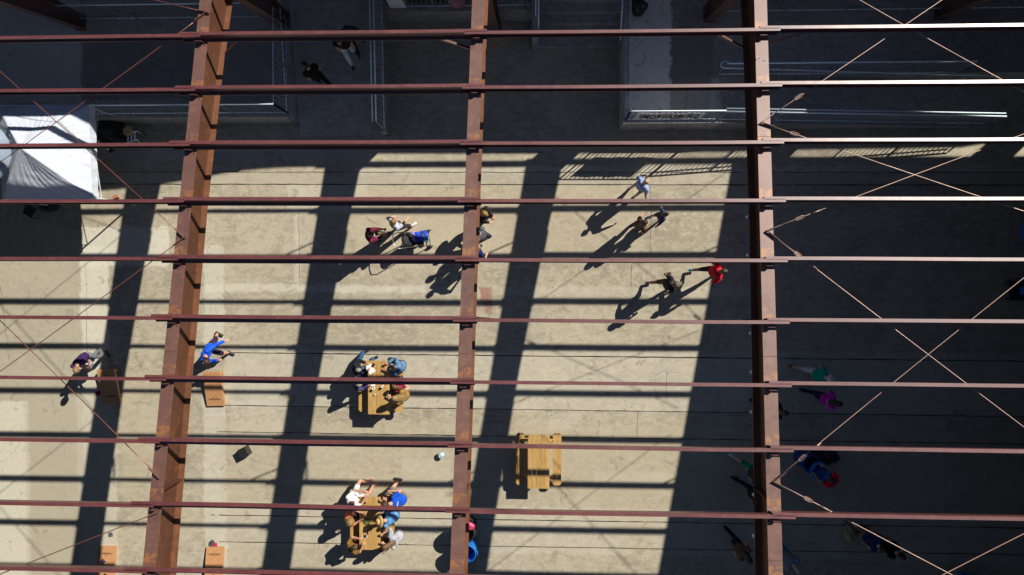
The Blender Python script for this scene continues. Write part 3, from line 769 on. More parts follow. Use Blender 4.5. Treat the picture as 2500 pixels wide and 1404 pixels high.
# ------------------------------------------------------------------ cornhole boards
def board(u, v, rz, label, z=.2):
    c = U(u, v, z); t = empty('cornhole_board', (c.x, c.y, 0), rz, label, 'game board', 'wooden bean bag toss boards')
    L, Wb = 1.20, .61; R = Matrix.Rotation(radians(-10.5), 3, 'X')   # high end at -Y local
    m = MB(); hole = Vector((0, -.38)); seg = 20
    vs = []; fs = []
    outer = [(-Wb/2, -L/2), (Wb/2, -L/2), (Wb/2, L/2), (-Wb/2, L/2)]
    ang = [2*pi*k/seg for k in range(seg)]
    ring = [(hole.x+.076*cos(a), hole.y+.076*sin(a)) for a in ang]
    def edge(a):
        dx, dy = cos(a), sin(a); s_ = 1e9
        if dx > 0: s_ = min(s_, (Wb/2-hole.x)/dx)
        if dx < 0: s_ = min(s_, (-Wb/2-hole.x)/dx)
        if dy > 0: s_ = min(s_, (L/2-hole.y)/dy)
        if dy < 0: s_ = min(s_, (-L/2-hole.y)/dy)
        return (hole.x+dx*s_, hole.y+dy*s_)
    angs = sorted(set([round(a, 5) for a in ang]+[round(atan2(y-hole.y, x-hole.x) % (2*pi), 5) for x, y in outer]))
    ring = [(hole.x+.076*cos(a), hole.y+.076*sin(a)) for a in angs]; out_ = [edge(a) for a in angs]; n = len(angs)
    P_ = [Vector((x, y, .0)) for x, y in ring]+[Vector((x, y, 0)) for x, y in out_]+[Vector((x, y, -.018)) for x, y in ring]+[Vector((x, y, -.018)) for x, y in out_]
    off = Vector((0, 0, .20)); P_ = [R @ p+off for p in P_]
    for k in range(n):
        j = (k+1) % n
        fs += [(k, n+k, n+j, j), (2*n+k, 2*n+j, 3*n+j, 3*n+k), (n+k, 3*n+k, 3*n+j, n+j), (k, j, 2*n+j, 2*n+k)]
    m.add(P_, fs); m.build('deck', M_PLY, t)
    m = MB()
    for x in (-Wb/2+.011, Wb/2-.011): m.box(R @ Vector((x, 0, -.063))+off, (.02, L-.002, .088), R)
    for y in (-L/2+.011, L/2-.011): m.box(R @ Vector((0, y, -.063))+off, (Wb-.046, .02, .088), R)
    m.build('side_frame', M_PLY, t)
    for s_ in (-1, 1):
        p = R @ Vector((s_*(Wb/2-.045), -L/2+.10, -.06))+off; MB().box((p.x, p.y-.04, p.z/2), (.035, .09, p.z), None).build('leg', M_PLY, t)
    m = MB(); rr = random.Random(int(u))
    for k in range(34):
        x = -.19+.38*k/33; a = R @ Vector((x, .36+rr.uniform(-.012, .018), .003))+off; m.box(a, (.010, rr.uniform(.012, .04), .002), R)
    for k in range(12): a = R @ Vector((-.10+.018*k, .315+.02*sin(k*.9), .003))+off; m.box(a, (.02, .012, .002), R)
    m.build('printed_logo', M_INK, t)
    return t, c
board(265, 944, pi+.06, 'shaded game board at the feet of the man in purple')
board(521, 951, pi+.03, 'sunlit game board below the man in the blue hoodie')
board(258, 1378, 0.02, 'game board at bottom left partly in beam shadow')
board(522, 1380, .02, 'game board at the bottom edge right of the left beam')
def bag(u, v, col, label, z=.03, rz=.4):
    m = MB(); N = 5; vs = []; s_ = .078
    top = [(s_*x/2, s_*y/2, .018*(1-(x/2)**2)*(1-(y/2)**2)) for y in range(-2, 3) for x in range(-2, 3)]
    bot = [(x, y, -z_) for x, y, z_ in top]
    fs = [(j*5+i, j*5+i+1, j*5+i+6, j*5+i+5) for j in range(4) for i in range(4)]
    m.add([Matrix.Rotation(rz, 3, 'Z') @ Vector(p) for p in top]+[Matrix.Rotation(rz, 3, 'Z') @ Vector(p) for p in bot], fs+[tuple(25+i for i in f[::-1]) for f in fs])
    thing_mesh(m, 'bean_bag', cloth(col), label, 'bean bag', U(u, v, z)+Vector((0, 0, 0)), True, 'bean bags of the toss game')
bag(270, 1305, (.10, .10, .13), 'grey bean bag alone on the ground above the bottom left board', .02, .2)
bag(251, 1371, (.06, .05, .12), 'dark bean bag lying on the bottom left board', .24, .8)
bag(518, 1324, (.08, .08, .10), 'dark bean bag on top of the little pile above the bottom board', .055, .7)
bag(515, 1331, (.10, .10, .12), 'grey bean bag at the lower left of the little pile', .02, .3)
bag(525, 1331, (.45, .03, .06), 'red bean bag in the little pile above the bottom board', .02, .1)
bag(239, 960, (.22, .02, .03), 'dark red bean bag at the left side of the shaded board', .02, .1)

# ------------------------------------------------------------------ crate, bucket, barrels
c = U(597, 1103, .15); t = empty('milk_crate', (c.x, c.y, 0), radians(28), 'black plastic milk crate alone on the sunlit ground', 'crate')
m = MB(); a = .165
m.box((0, 0, .285), (.33, .33, .012)); m.box((0, 0, .292), (.20, .20, .012))
for s_ in (-1, 1):
    for k in range(5):
        z = .02+k*.065
        m.box((s_*a, 0, z), (.014, .34, .02)); m.box((0, s_*a, z+.001), (.34, .014, .02))
    for k in range(6):
        y = -a+k*.066; m.box((s_*a, y, .15), (.012, .018, .27)); m.box((y, s_*a, .15), (.018, .0125, .27))
for k in range(7): m.box((-.15+k*.05, 0, .294), (.010, .32, .008)); m.box((0, -.15+k*.05, .295), (.32, .010, .008))
m.build('lattice', M_BLACK, t); t.scale = (.9, .9, 1.0)
c = U(1079, 1110, .12); t = empty('drink_tub', (c.x, c.y, 0), 0, 'small pale blue round tub on the ground left of the middle beam', 'tub')
MB().lathe((0, 0, 0), [(.09, 0), (.115, .17), (.12, .18), (.105, .18), (.1, .16), (.08, .02)], 20).build('tub', simple('pale_blue_plastic', (.45, .60, .66), .4, .1), t, True)
MB().ell((0, .0, .16), (.09, .09, .03)).build('lid', simple('shiny_film', (.7, .8, .84), .25, .2), t, True)
def barrel(u, v, mat, label, z=.85, bag_=None, rim=True, h=.88):
    c = U(u, v, z); t = empty('barrel_bin', (c.x, c.y, 0), 0, label, 'barrel', 'plastic barrel bins')
    MB().lathe((0, 0, 0), [(.25, 0), (.28, .04), (.295, .25), (.30, .27), (.295, .29), (.30, .60), (.305, .62), (.295, .64), (.29, h-.02), (.30, h), (.275, h), (.268, h-.04), (.262, .1), (.25, .05)], 30).build('drum', mat, t, True)
    if bag_ is not None:
        m = MB(); seg = 30
        rr = random.Random(int(v)); ring = lambda r, z, k: [( (r+rr.uniform(-.012, .012)*k)*cos(2*pi*i/seg), (r+rr.uniform(-.012, .012)*k)*sin(2*pi*i/seg), z+rr.uniform(-.015, .015)*k) for i in range(seg)]
        m.loft([ring(.315, h-.22, 1), ring(.318, h-.05, 1), ring(.312, h+.015, .4), ring(.255, h+.012, .4), ring(.235, h-.2, 1), ring(.12, h-.42, 1)]); m.build('liner_bag', bag_, t, True)
    h_ = MB()
    for s_ in (-1, 1): h_.tube([(s_*.295, -.08, h-.1), (s_*.345, -.06, h-.08), (s_*.345, .06, h-.08), (s_*.295, .08, h-.1)], .014, 6)
    h_.build('handle', mat, t, True)
    return t
barrel(1140, 1352, M_BLUE, 'bright blue open barrel half hidden by the middle beam at bottom')
barrel(1137, 1302, M_BLK2, 'bin with a crumpled black liner above the bright blue barrel', bag_=simple('black_liner', (.015, .015, .017), .3, 0, .3, 20, .8))
lump('pink_bag', 1146, 1287, 1.0, .15, simple('pink_plastic', (.55, .04, .12), .4, 0, .2, 14, .4), 'pink plastic bag at the top of the black lined bin', 'bag', (1, 1, .5), 4).location.z = .84
barrel(1984, 1134, M_BLUE2, 'dark blue barrel in deep shade, left one of the two')
barrel(2003, 1152, M_BLUE2, 'blue barrel with a pale blue liner in deep shade before the person in red', bag_=simple('blue_liner', (.03, .22, .55), .35, 0, .3, 20, .8))
lump('rubbish_bag', 2022, 1112, .3, .33, M_BLK2, 'black rubbish bag in deep shade above the blue barrels', 'bag', (1, .8, .9), 11)
lump('rubbish_bag', 1998, 1106, .2, .28, M_BLK2, 'smaller black rubbish bag touching the larger one above the barrels', 'bag', (.9, .7, .8), 12)
lump('tan_bag', 2078, 1305, .3, .22, simple('tan_canvas', (.30, .24, .11), .9, 0, .2, 9, .4), 'tan shoulder bag in deep shade at the head of the reclining figures', 'bag', (1, 1.2, .8), 13)
lump('dark_bin', 1562, 8, 1.5, .27, M_BLACK, 'dark round bin at the very top on the corner dock', 'bin', (1, 1, 1.2), 14).location.z = DZ
# cart at the right edge
c = U(2512, 710, .5); t = empty('hand_cart', (c.x, c.y, 0), .03, 'dark hand cart with a blue box cut by the right edge', 'cart')
MB().box((0, 0, .35), (.95, .62, .05)).build('platform', M_BLACK, t); MB().box((.12, 0, .55), (.6, .26, .34)).build('blue_box', M_BLUE, t)
for sx in (-1, 1):
    for sy in (-1, 1): MB().lathe((0, 0, -.03), [(.05, 0), (.11, .0), (.12, .03), (.11, .06), (.05, .06)], 16).build('wheel', M_BLACK, t).matrix_local = Matrix.Translation((sx*.36, sy*.27, .12)) @ Matrix.Rotation(pi/2, 4, 'X')
m = MB(); m.tube([(-.45, -.25, .38), (-.62, -.25, .95), (-.62, .25, .95), (-.45, .25, .38)], .018, 6); m.build('handle', M_BLACK, t, True)
m = MB(); m.box((0, 0, .25), (.5, .4, .5)); m.box((0, 0, .52), (.54, .44, .04)); thing_mesh(m, 'blue_cooler', M_BLUE, 'blue cooler box cut by the right edge above the cart', 'cooler', U(2512, 566, 0))
m = MB(); m.box((0, 0, .2), (.34, .28, .4)); m.box((0, 0, .42), (.37, .31, .04)); thing_mesh(m, 'blue_cooler', M_BLUE, 'small blue cooler cut by the bottom edge at right', 'cooler', U(2352, 1408, 0))
# goods behind the back dock rail at the top edge
m = MB(); m.box((0, 0, .35), (.5, .3, .7)); m.box((.0, 0, .72), (.3, .2, .05)); thing_mesh(m, 'white_box', M_WHT, 'white box standing behind the back dock railing at the top', 'box', U(972, 8, DZ))
m = MB(); m.lathe((0, 0, 0), [(.2, 0), (.3, .12), (.34, .5), (.28, .62), (.1, .66)], 20); thing_mesh(m, 'pink_sack', simple('pink_cloth', (.42, .17, .22), .85, 0, .3, 9, .4), 'pink sack behind the back dock railing left of the middle beam', 'sack', U(1118, 2, DZ), True)
m = MB(); m.box((0, 0, .3), (1.5, .35, .6)); m.box((.1, 0, .63), (1.3, .3, .06)); thing_mesh(m, 'produce_stand', simple('dark_green_red', (.05, .07, .03), .8, 0, .7, 6), 'dark green produce stand behind the back dock railing at top', 'stand', U(1040, -6, DZ))

# ------------------------------------------------------------------ people
PENDING = []
def pend(o, vox): PENDING.append((o, vox))
def ik(a, b, l1, l2, pole):
    d = b-a; L = d.length; m = (l1+l2)*.995
    if L > m: b = a+d*(m/L); L = m; d = b-a
    L = max(L, abs(l1-l2)+.02); dd = d.normalized()
    x = (l1*l1-l2*l2+L*L)/(2*L); h = sqrt(max(0, l1*l1-x*x))
    pv = Vector(pole); pv = pv-dd*pv.dot(dd)
    pv = pv.normalized() if pv.length > 1e-4 else Vector((0, 0, -1))
    return a+dd*x+pv*h, b
def person(label, u, v, face, shirt, pants, hair, lean=.12, side=0, pel=.93, LH=(-.22, .08, .86), RH=(.22, .08, .86), LF=(-.1, .12), RF=(.1, -.12), sleeve=.5, plen=1.0,
           hairl=0, hat=None, shoes=(.03, .03, .03), sc=1.05, skin=None, nod=.15, turn=0, fz=(0, 0), z0=0, extra=None, kneeL=None, kneeR=None, waist=None):
    skin = skin or SKIN
    pl = Vector((0, 0, pel)); T = Vector((sin(side), sin(lean)*cos(side), cos(lean)*cos(side))).normalized()
    Rt = Vector((1, 0, 0)); Rt = (Rt-T*Rt.dot(T)).normalized(); Fw = T.cross(Rt)*-1
    Fw = Rt.cross(T)*-1 if Rt.cross(T).y < 0 else Rt.cross(T)
    chest = pl+T*.33; nb_ = pl+T*.50; shL = nb_-Rt*.175-T*.045; shR = nb_+Rt*.175-T*.045
    hipL = pl-Rt*.09-T*.03; hipR = pl+Rt*.09-T*.03
    hd = (T+Fw*(nod)+Rt*turn*.2).normalized(); head = nb_+hd*.205+Fw*.015
    hR = hd.to_track_quat('Z', 'Y').to_matrix()
    # face direction about the head axis
    fy = (Fw*cos(turn)+Rt*sin(turn)); fy = (fy-hd*fy.dot(hd)).normalized(); fx = fy.cross(hd)
    HM = Matrix((fx, fy, hd)).transposed()
    LHv, RHv = Vector(LH), Vector(RH)
    if LHv.z > 3: pass
    eL, hL_ = ik(shL, LHv, .28, .25, (-.5, -.6, -.5)); eR, hR_ = ik(shR, RHv, .28, .25, (.5, -.6, -.5))
    fL = Vector((LF[0], LF[1], .085+fz[0])); fR = Vector((RF[0], RF[1], .085+fz[1]))
    kL, fL = ik(hipL, fL, .43, .42, kneeL or (-.05, 1, .15)); kR, fR = ik(hipR, fR, .43, .42, kneeR or (.05, 1, .15))
    B = MB()
    B.cap(pl-T*.02, pl+T*.14, (.15, .105), (.135, .095), Rt); B.cap(pl+T*.14, chest+T*.05, (.135, .095), (.165, .105), Rt); B.cap(chest+T*.05, nb_-T*.05, (.16, .10), (.11, .075), Rt)
    B.cap(nb_-T*.06, head-hd*.07, .056, .052)
    B.ell(head, (.076, .098, .118), HM); B.cap(head+HM @ Vector((0, .045, -.075)), head+HM @ Vector((0, .055, -.09)), .038, .03)
    B.cap(head+HM @ Vector((0, .094, .01)), head+HM @ Vector((0, .112, -.028)), .012, .017)
    for s_ in (-1, 1): B.ell(head+HM @ Vector((s_*.078, -.005, -.01)), (.012, .022, .033), HM, 8)
    B.cap(head+HM @ Vector((-.02, .092, -.052)), head+HM @ Vector((.02, .092, -.052)), .012, .012)
    for sh, e, h_, s_ in ((shL, eL, hL_, -1), (shR, eR, hR_, 1)):
        B.cap(sh, e, .054, .043); B.cap(e, h_, .044, .029)
        d = (h_-e).normalized(); up = Vector((0, 0, 1)); lat = d.cross(up); lat = lat.normalized() if lat.length > .1 else Rt.copy()
        if lat.dot(Rt)*s_ > 0: lat = -lat            # lat points to the thumb side (inward)
        dnv = lat.cross(d); dnv = dnv if dnv.z < 0 else -dnv
        B.cap(h_+d*.01, h_+d*.075, (.032, .017), (.040, .017), lat)
        for k, (o_, L_) in enumerate(((.030, .068), (.010, .078), (-.011, .072), (-.031, .056))):
            a = h_+d*.082+lat*o_; b = a+(d*.85+dnv*.35+lat*o_*2).normalized()*L_*.55; c_ = b+(d*.45+dnv*.9).normalized()*L_*.5
            B.cap(a, b, .0105, .0100, seg=8); B.cap(b, c_, .0100, .0085, seg=8)
        a = h_+d*.028+lat*.030; b = a+(lat*.9+d*.75).normalized()*.045; B.cap(a, b, .0135, .012, seg=8); B.cap(b, b+(d+dnv*.3).normalized()*.03, .012, .0095, seg=8)
    for hp, k, f in ((hipL, kL, fL), (hipR, kR, fR)):
        B.cap(hp, k, .080, .056); B.cap(k, k+(f-k)*.35, .054, .058); B.cap(k+(f-k)*.35, f, .058, .037)
    r = empty('person', (0, 0, 0), 0, label, 'person')
    body = B.build('body', skin, r, True); pend(body, .013)
    # shirt
    Sx = MB(); g = .030
    Sx.cap(pl+T*(-.03 if waist is None else waist), pl+T*.14, (.165+g*.4, .115+g*.3), (.15+g, .105+g), Rt, 14); Sx.cap(pl+T*.14, chest+T*.05, (.15+g, .105+g), (.175+g, .110+g), Rt, 14); Sx.cap(chest+T*.05, nb_-T*.062, (.175+g*.6, .105+g), (.115, .078), Rt, 14)
    for sh, e, h_ in ((shL, eL, hL_), (shR, eR, hR_)):
        if sleeve <= .5: Sx.cap(sh+T*.0, sh+(e-sh)*max(.2, sleeve*1.3), .074, .070)
        else:
            Sx.cap(sh, e, .074, .062); Sx.cap(e, e+(h_-e)*(sleeve-.5)*2*.92, .062, .048)
    sh_ = Sx.build('shirt', cloth(shirt), r, True); pend(sh_, .018)
    Px = MB(); Px.cap(pl-T*.07, pl+T*.04, (.158, .115), (.155, .112), Rt, 14)
    for hp, k, f in ((hipL, kL, fL), (hipR, kR, fR)):
        if plen > .5:
            Px.cap(hp, k, .097, .074); Px.cap(k, k+(f-k)*min(.98, (plen-.5)*2), .074, .058)
        else: Px.cap(hp, hp+(k-hp)*plen*2, .100, .084)
    px_ = Px.build('trousers' if plen > .5 else 'shorts', cloth(pants), r, True); pend(px_, .018)
    for f, k in ((fL, kL), (fR, kR)):
        m = MB(); fd = Vector((0, 1, 0)); sk_ = (k-f); sk_.z = 0
        toe = Vector((0, .15, -.045)); low = f.z < .3
        fpos = f.copy()
        if low: a = Vector((fpos.x, fpos.y-.05, fpos.z-.04)); b = Vector((fpos.x, fpos.y+.15, max(.032, fpos.z-.052)))
        else: a = fpos+Vector((0, -.03, -.04)); b = fpos+Vector((0, .15, -.05))
        m.cap(a, b, (.042, .040), (.044, .030), (1, 0, 0), 12); m.cap(fpos+Vector((0, 0, .02)), a+Vector((0, .02, 0)), .045, .043)
        m.build('shoe', simple('shoe', shoes, .6), r, True)
    hm = hairm(hair) if hair else None
    if hair:
        H_ = MB(); H_.ell(head+HM @ Vector((0, -.018, .022)), (.089, .102, .116), HM, 16)
        H_.ell(head+HM @ Vector((0, -.035, -.02)), (.084, .080, .09), HM, 12)
        if hairl == 1: H_.cap(head+HM @ Vector((0, -.07, .0)), nb_-Fw*.10-T*.06, (.085, .05), (.09, .035), Rt, 12)
        if hairl == 2:
            H_.cap(head+HM @ Vector((0, -.07, .0)), nb_-Fw*.13-T*.22, (.095, .055), (.11, .035), Rt, 12)
            H_.cap(head+HM @ Vector((-.06, -.03, 0)), nb_-Rt*.10-Fw*.02-T*.10, .045, .03); H_.cap(head+HM @ Vector((.06, -.03, 0)), nb_+Rt*.10-Fw*.02-T*.10, .045, .03)
        if hairl == 3: H_.ell(head+HM @ Vector((0, -.09, .085)), (.045, .045, .045), HM)
        if hairl == 4: H_.ell(head+HM @ Vector((0, -.03, .0)), (.145, .145, .15), HM, 16)
        ho = H_.build('hair', hm, r, True); pend(ho, .016)
    E_ = MB()
    for s_ in (-1, 1): E_.ell(head+HM @ Vector((s_*.03, .086, .012)), (.012, .008, .008), HM, 8)
    E_.build('eyes', M_INK, r, True)
    if hat:
        kind_, hc = hat; m = MB(); hx = MB()
        if kind_ == 'straw':
            pr_ = [(.02, .135), (.07, .132), (.088, .115), (.095, .045), (.13, .035), (.185, .022), (.188, .016), (.13, .024), (.09, .03)]
        elif kind_ == 'bucket': pr_ = [(.02, .13), (.08, .125), (.10, .07), (.145, .03), (.142, .022), (.095, .05)]
        else: pr_ = [(.02, .132), (.06, .125), (.09, .095), (.106, .045), (.104, .03), (.09, .03)]
        rings = [[head+HM @ Vector((rr*cos(2*pi*k/22), rr*1.05*sin(2*pi*k/22)-.01, zz)) for k in range(22)] for rr, zz in pr_]
        hx.loft(rings[::-1])
        if kind_ == 'cap': hx.cap(head+HM @ Vector((-.03, .11, .045)), head+HM @ Vector((.03, .11, .045)), (.03, .055), (.03, .055), HM @ Vector((0, 0, 1))) if False else hx.box(head+HM @ Vector((0, .12, .04)), (.13, .07, .012), HM)
        hx.build('hat', simple('hat', hc, .8, 0, .2, 20, .3), r, True)
        if kind_ == 'straw':
            b_ = MB(); b_.loft([[head+HM @ Vector((rr*cos(2*pi*k/22), rr*1.05*sin(2*pi*k/22)-.01, zz)) for k in range(22)] for rr, zz in ((.097, .078), (.1, .045))][::-1]); b_.build('hat_band', M_INK, r, True)
    # stand the figure so that its head is where the survey puts it
    a = radians(face-90)
    hz = head.z*sc+z0; P_ = U(u, v, hz)
    Rz = Matrix.Rotation(a, 3, 'Z'); off = Rz @ (head*sc)
    r.location = (P_.x-off.x, P_.y-off.y, z0); r.rotation_euler = (0, 0, a); r.scale = (sc, sc, sc)
    if extra: extra(r, dict(chest=chest, T=T, Fw=Fw, Rt=Rt, nb=nb_, pl=pl, head=head, HM=HM, hL=hL_, hR=hR_))
    return r
def backpack(col):
    def f(r, d):
        m = MB(); R_ = Matrix((d['Rt'], d['Fw'], d['T'])).transposed(); c = d['chest']-d['Fw']*.20
        m.cap(c-d['T']*.14, c+d['T']*.10, (.13, .085), (.12, .07), d['Rt'], 14); m.cap(c-d['T']*.12-d['Fw']*.06, c-d['Fw']*.06, (.10, .04), (.09, .035), d['Rt'], 12)
        o = m.build('backpack', cloth(col), r, True); pend(o, .018)
        s_ = MB()
        for k in (-1, 1): s_.tube([d['nb']+d['Rt']*k*.11-d['Fw']*.13-d['T']*.04, d['nb']+d['Rt']*k*.115+d['T']*.03, d['nb']+d['Rt']*k*.12+d['Fw']*.12-d['T']*.10, d['chest']+d['Rt']*k*.15+d['Fw']*.03-d['T']*.12], .016, 6)
        s_.build('strap', cloth(col), r, True)
    return f
def print_(words=None, col=(.8, .8, .8)):
    def f(r, d):
        m = MB(); R_ = Matrix((d['Rt'], d['Fw'], d['T'])).transposed(); rr = random.Random(3)
        for k in range(7): m.box(d['chest']-d['Fw']*.137+d['Rt']*(-.075+.025*k)+d['T']*.07, (.014, .006, .035+.008*(k % 2)), R_)
        m.build('shirt_print', simple('print', col, .8), r)
    return f
BR = (.045, .022, .010); BL = (.30, .19, .075); DKH = (.012, .009, .008); GRH = (.30, .27, .24); LBR = (.13, .065, .025)
TAN = SKIN_D
# walkers in the sun
person('man in dark purple shirt and grey trousers beside the shaded game board', 187, 903, -62, (.045, .02, .09), (.16, .165, .18), (.22, .13, .06), lean=.42, nod=.5, LH=(-.02, .40, .95), RH=(.10, .36, .98), LF=(-.11, .05), RF=(.11, -.12), sleeve=.45)
person('person in a bright blue hoodie throwing, above the sunlit game board', 505, 881, -28, (.015, .10, .72), (.035, .02, .04), BR, lean=.38, side=.25, nod=.5, pel=.88, LH=(-.48, .42, 1.15), RH=(.12, .50, 1.15), LF=(-.24, -.30), RF=(.12, .30), sleeve=1.0, plen=.5, sc=1.1)
person('person in a maroon top over white pushing the stroller', 906, 572, 12, (.13, .015, .045), (.10, .085, .05), LBR, lean=.12, nod=.4, LH=(-.14, .42, 1.0), RH=(.05, .40, 1.0), LF=(-.1, .25), RF=(.1, -.12), sleeve=.85,
       extra=lambda r, d: [MB().cap(d['chest']+d['Fw']*.085-d['T']*.12, d['chest']+d['Fw']*.075+d['T']*.10, (.085, .06), (.07, .06), d['Rt'], 12).build('white_undershirt', cloth((.8, .8, .8)), r, True)])
person('blonde person in a silvery scarf top between the maroon top and stroller', 962, 541, 38, (.40, .42, .50), (.035, .028, .035), (.27, .15, .05), lean=.10, LH=(-.27, .10, .95), RH=(.06, .42, .98), LF=(-.1, -.10), RF=(.16, .30), sleeve=.5, plen=.8, hairl=1, shoes=(.75, .6, .55))
person('person in black with an olive scarf right of the middle beam', 1184, 522, -25, (.025, .022, .02), (.03, .03, .03), (.26, .16, .04), LH=(-.05, .30, 1.05), RH=(.16, .28, 1.0), sleeve=1, hairl=2, extra=backpack((.015, .015, .015)), shoes=(.35, .22, .08))
person('person in a grey T-shirt half hidden behind the middle beam', 1163, 569, 160, (.10, .105, .12), (.03, .04, .08), DKH, sleeve=.4)
person('person in navy with dark hair below the grey T-shirt behind the beam', 1165, 608, 60, (.012, .02, .09), (.40, .30, .24), (.16, .08, .03), RH=(.28, .10, 1.0), sleeve=.45)
person('bald man in a white and blue T-shirt walking near the railing shadow', 1578, 444, 32, (.30, .38, .66), (.18, .17, .10), None, lean=.06, nod=.1, LH=(-.22, .25, 1.0), RH=(.40, -.05, .90), LF=(-.15, -.06), RF=(.15, -.10), sleeve=.45, plen=.62, shoes=(.75, .75, .75))
person('brown-haired person in a brown top holding a child by the hand', 1575, 543, 28, (.14, .055, .02), (.03, .05, .12), (.05, .022, .010), LH=(-.26, .34, .85), RH=(.16, .16, 1.0), LF=(-.1, -.12), RF=(.1, .06), sleeve=.4, hairl=2, sc=.97)
person('child in a denim shirt led by the hand, walking right', 1627, 523, 10, (.035, .055, .13), (.16, .09, .06), (.05, .03, .015), LH=(-.36, .12, .9), RH=(.42, -.25, .95), LF=(-.1, -.30), RF=(.1, .20), sleeve=.9, plen=.4, sc=.78, shoes=(.35, .42, .6), hat=None, hairl=1)
person('walking man in a black T-shirt and cap with a bare calf', 1652, 694, 8, (.028, .022, .026), (.10, .08, .05), (.12, .08, .05), LH=(-.33, .10, 1.0), RH=(.30, -.05, .85), LF=(-.09, -.46), RF=(.10, .36), fz=(.06, 0), sleeve=.4, plen=.52, shoes=(.05, .07, .10), skin=TAN, hat=('cap', (.13, .10, .07)), lean=.14)
person('runner in a red jacket with turquoise shoes at the shade edge', 1769, 662, 6, (.58, .012, .03), (.03, .02, .02), BR, LH=(-.26, .12, 1.1), RH=(.26, .14, 1.05), LF=(-.09, -.48), RF=(.10, .34), fz=(.08, 0), sleeve=1, plen=.62, shoes=(.03, .38, .50), lean=.16, hairl=3, skin=TAN)
# table one
sit = dict(pel=.56, lean=.28)
def seated(lab, u, v, face, shirt, pants, hair, **k):
    kw = dict(pel=.56, lean=.20, nod=.42, LH=(-.12, .40, .82), RH=(.12, .40, .82), LF=(-.12, .40), RF=(.12, .40)); kw.update(k)
    return person(lab, u, v, face, shirt, pants, hair, **kw)
seated('grey-haired man in a black jacket at the upper table with legs outside the bench', 876, 902, 20, (.014, .016, .020), (.035, .09, .19), GRH, sleeve=1, turn=.0, LF=(-.42, .20), RF=(-.12, .42), LH=(-.10, .38, .85), RH=(.16, .36, .85), kneeL=(-1, 1, .3), shoes=(.02, .02, .02))
seated('person with fair grey hair at the left side of the upper table', 877, 938, 0, (.05, .05, .14), (.05, .05, .06), (.33, .27, .20), sleeve=1)
seated('person in a pale denim jacket at the right side of the upper table', 953, 900, 175, (.10, .20, .34), (.04, .05, .08), DKH, sleeve=1, nod=.45)
seated('child in purple and red reaching, at the right bench of the upper table', 963, 944, 150, (.30, .02, .06), (.05, .05, .07), LBR, sleeve=.3, sc=.78, pel=.70, hairl=1, z0=0, RH=(.3, .2, 1.0))
seated('person with very long fair hair at the lower right of the upper table', 963, 972, 165, (.26, .16, .05), (.16, .11, .03), (.24, .155, .06), hairl=2, sleeve=.3, RH=(.42, .15, .8), nod=.3)
# table three
seated('man in a white T-shirt leaning at the top left of the lower table', 859, 1230, 30, (.82, .82, .84), (.60, .60, .58), (.10, .035, .02), sleeve=.45, lean=.05, LH=(-.10, .46, .95), RH=(.12, .38, .82), LF=(-.14, .40), RF=(.04, .46), plen=.3, shoes=(.5, .3, .25), kneeL=(-1, .6, .6), sc=1.14)
seated('person with curly fair hair in an orange and cream top', 857, 1274, 5, (.60, .20, .10), (.06, .05, .05), (.24, .14, .045), hairl=4, sleeve=.5, lean=.2)
seated('person in a brown top resting on the lower left of the lower table', 866, 1336, 35, (.17, .085, .025), (.13, .07, .02), (.07, .035, .015), sleeve=.5, lean=.42, LH=(-.10, .45, .80), RH=(.18, .42, .80), hairl=0)
seated('man in a bright blue T-shirt with white back print at the lower table', 940, 1232, 172, (.008, .075, .50), (.16, .14, .11), BR, sleeve=.45, lean=.45, sc=1.12, RH=(.30, .30, .82), LH=(.0, .42, .82), plen=.5, RF=(.40, .25), shoes=(.04, .04, .05), extra=print_())
seated('person in a light blue shirt and a straw hat at the lower table', 928, 1273, 168, (.10, .28, .55), (.05, .06, .1), BR, sleeve=.9, hat=('straw', (.62, .42, .17)), lean=.38)
seated('person in a grey top with brown hair at the lower right of the lower table', 941, 1334, 195, (.34, .35, .38), (.10, .10, .12), LBR, hairl=1, sleeve=.6, lean=.35, RH=(.28, .42, .80), LH=(-.05, .46, .80))
seated('small child with brown hair at the lower corner of the lower table', 929, 1344, 170, (.30, .20, .14), (.10, .08, .08), BR, sc=.68, pel=.80, sleeve=.4)
lump('sun_hat_bag', 948, 1301, .55, .16, simple('cream_canvas', (.58, .50, .36), .9, 0, .2, 9, .4), 'cream shoulder bag on the right bench of the lower table', 'bag', (1.2, .8, .8), 21).location.z = .455
lump('handbag', 976, 924, .55, .13, M_BLACK, 'black handbag on the right bench of the upper table', 'bag', (1, .8, .8), 22).location.z = .455
# people in deep shade
person('person in a teal shirt and sun hat walking in the shade', 2028, 925, -5, (.0, .30, .22), (.45, .47, .55), GRH, LF=(-.1, -.5), RF=(.12, .25), LH=(-.25, .2, 1.0), RH=(.28, -.15, .9), plen=.5, hat=('bucket', (.50, .47, .42)), shoes=(.08, .05, .03), fz=(.05, 0))
person('person in a magenta T-shirt walking in the shade', 2049, 986, -2, (.48, .015, .42), (.01, .02, .06), (.01, .008, .008), LF=(-.1, -.35), RF=(.12, .2), LH=(-.2, .25, 1.05), sleeve=.45, hairl=1, extra=print_(col=(.6, .45, .6)))
person('dark-haired person whose head shows right of the right beam', 1917, 1008, 5, (.02, .02, .025), (.02, .02, .025), (.035, .018, .010), LF=(-.1, -.35), RF=(.1, .2), hairl=1)
person('person in green shorts mostly hidden under the right beam', 1866, 1176, -25, (.03, .03, .03), (.0, .16, .07), DKH, LF=(-.1, -.62), RF=(.1, .22), plen=.5, shoes=(.4, .5, .7))
person('dark-clothed walker hidden under the right beam, legs at its left', 1866, 1226, -15, (.015, .015, .018), (.015, .015, .018), DKH, LF=(-.1, -.4), RF=(.1, .25))
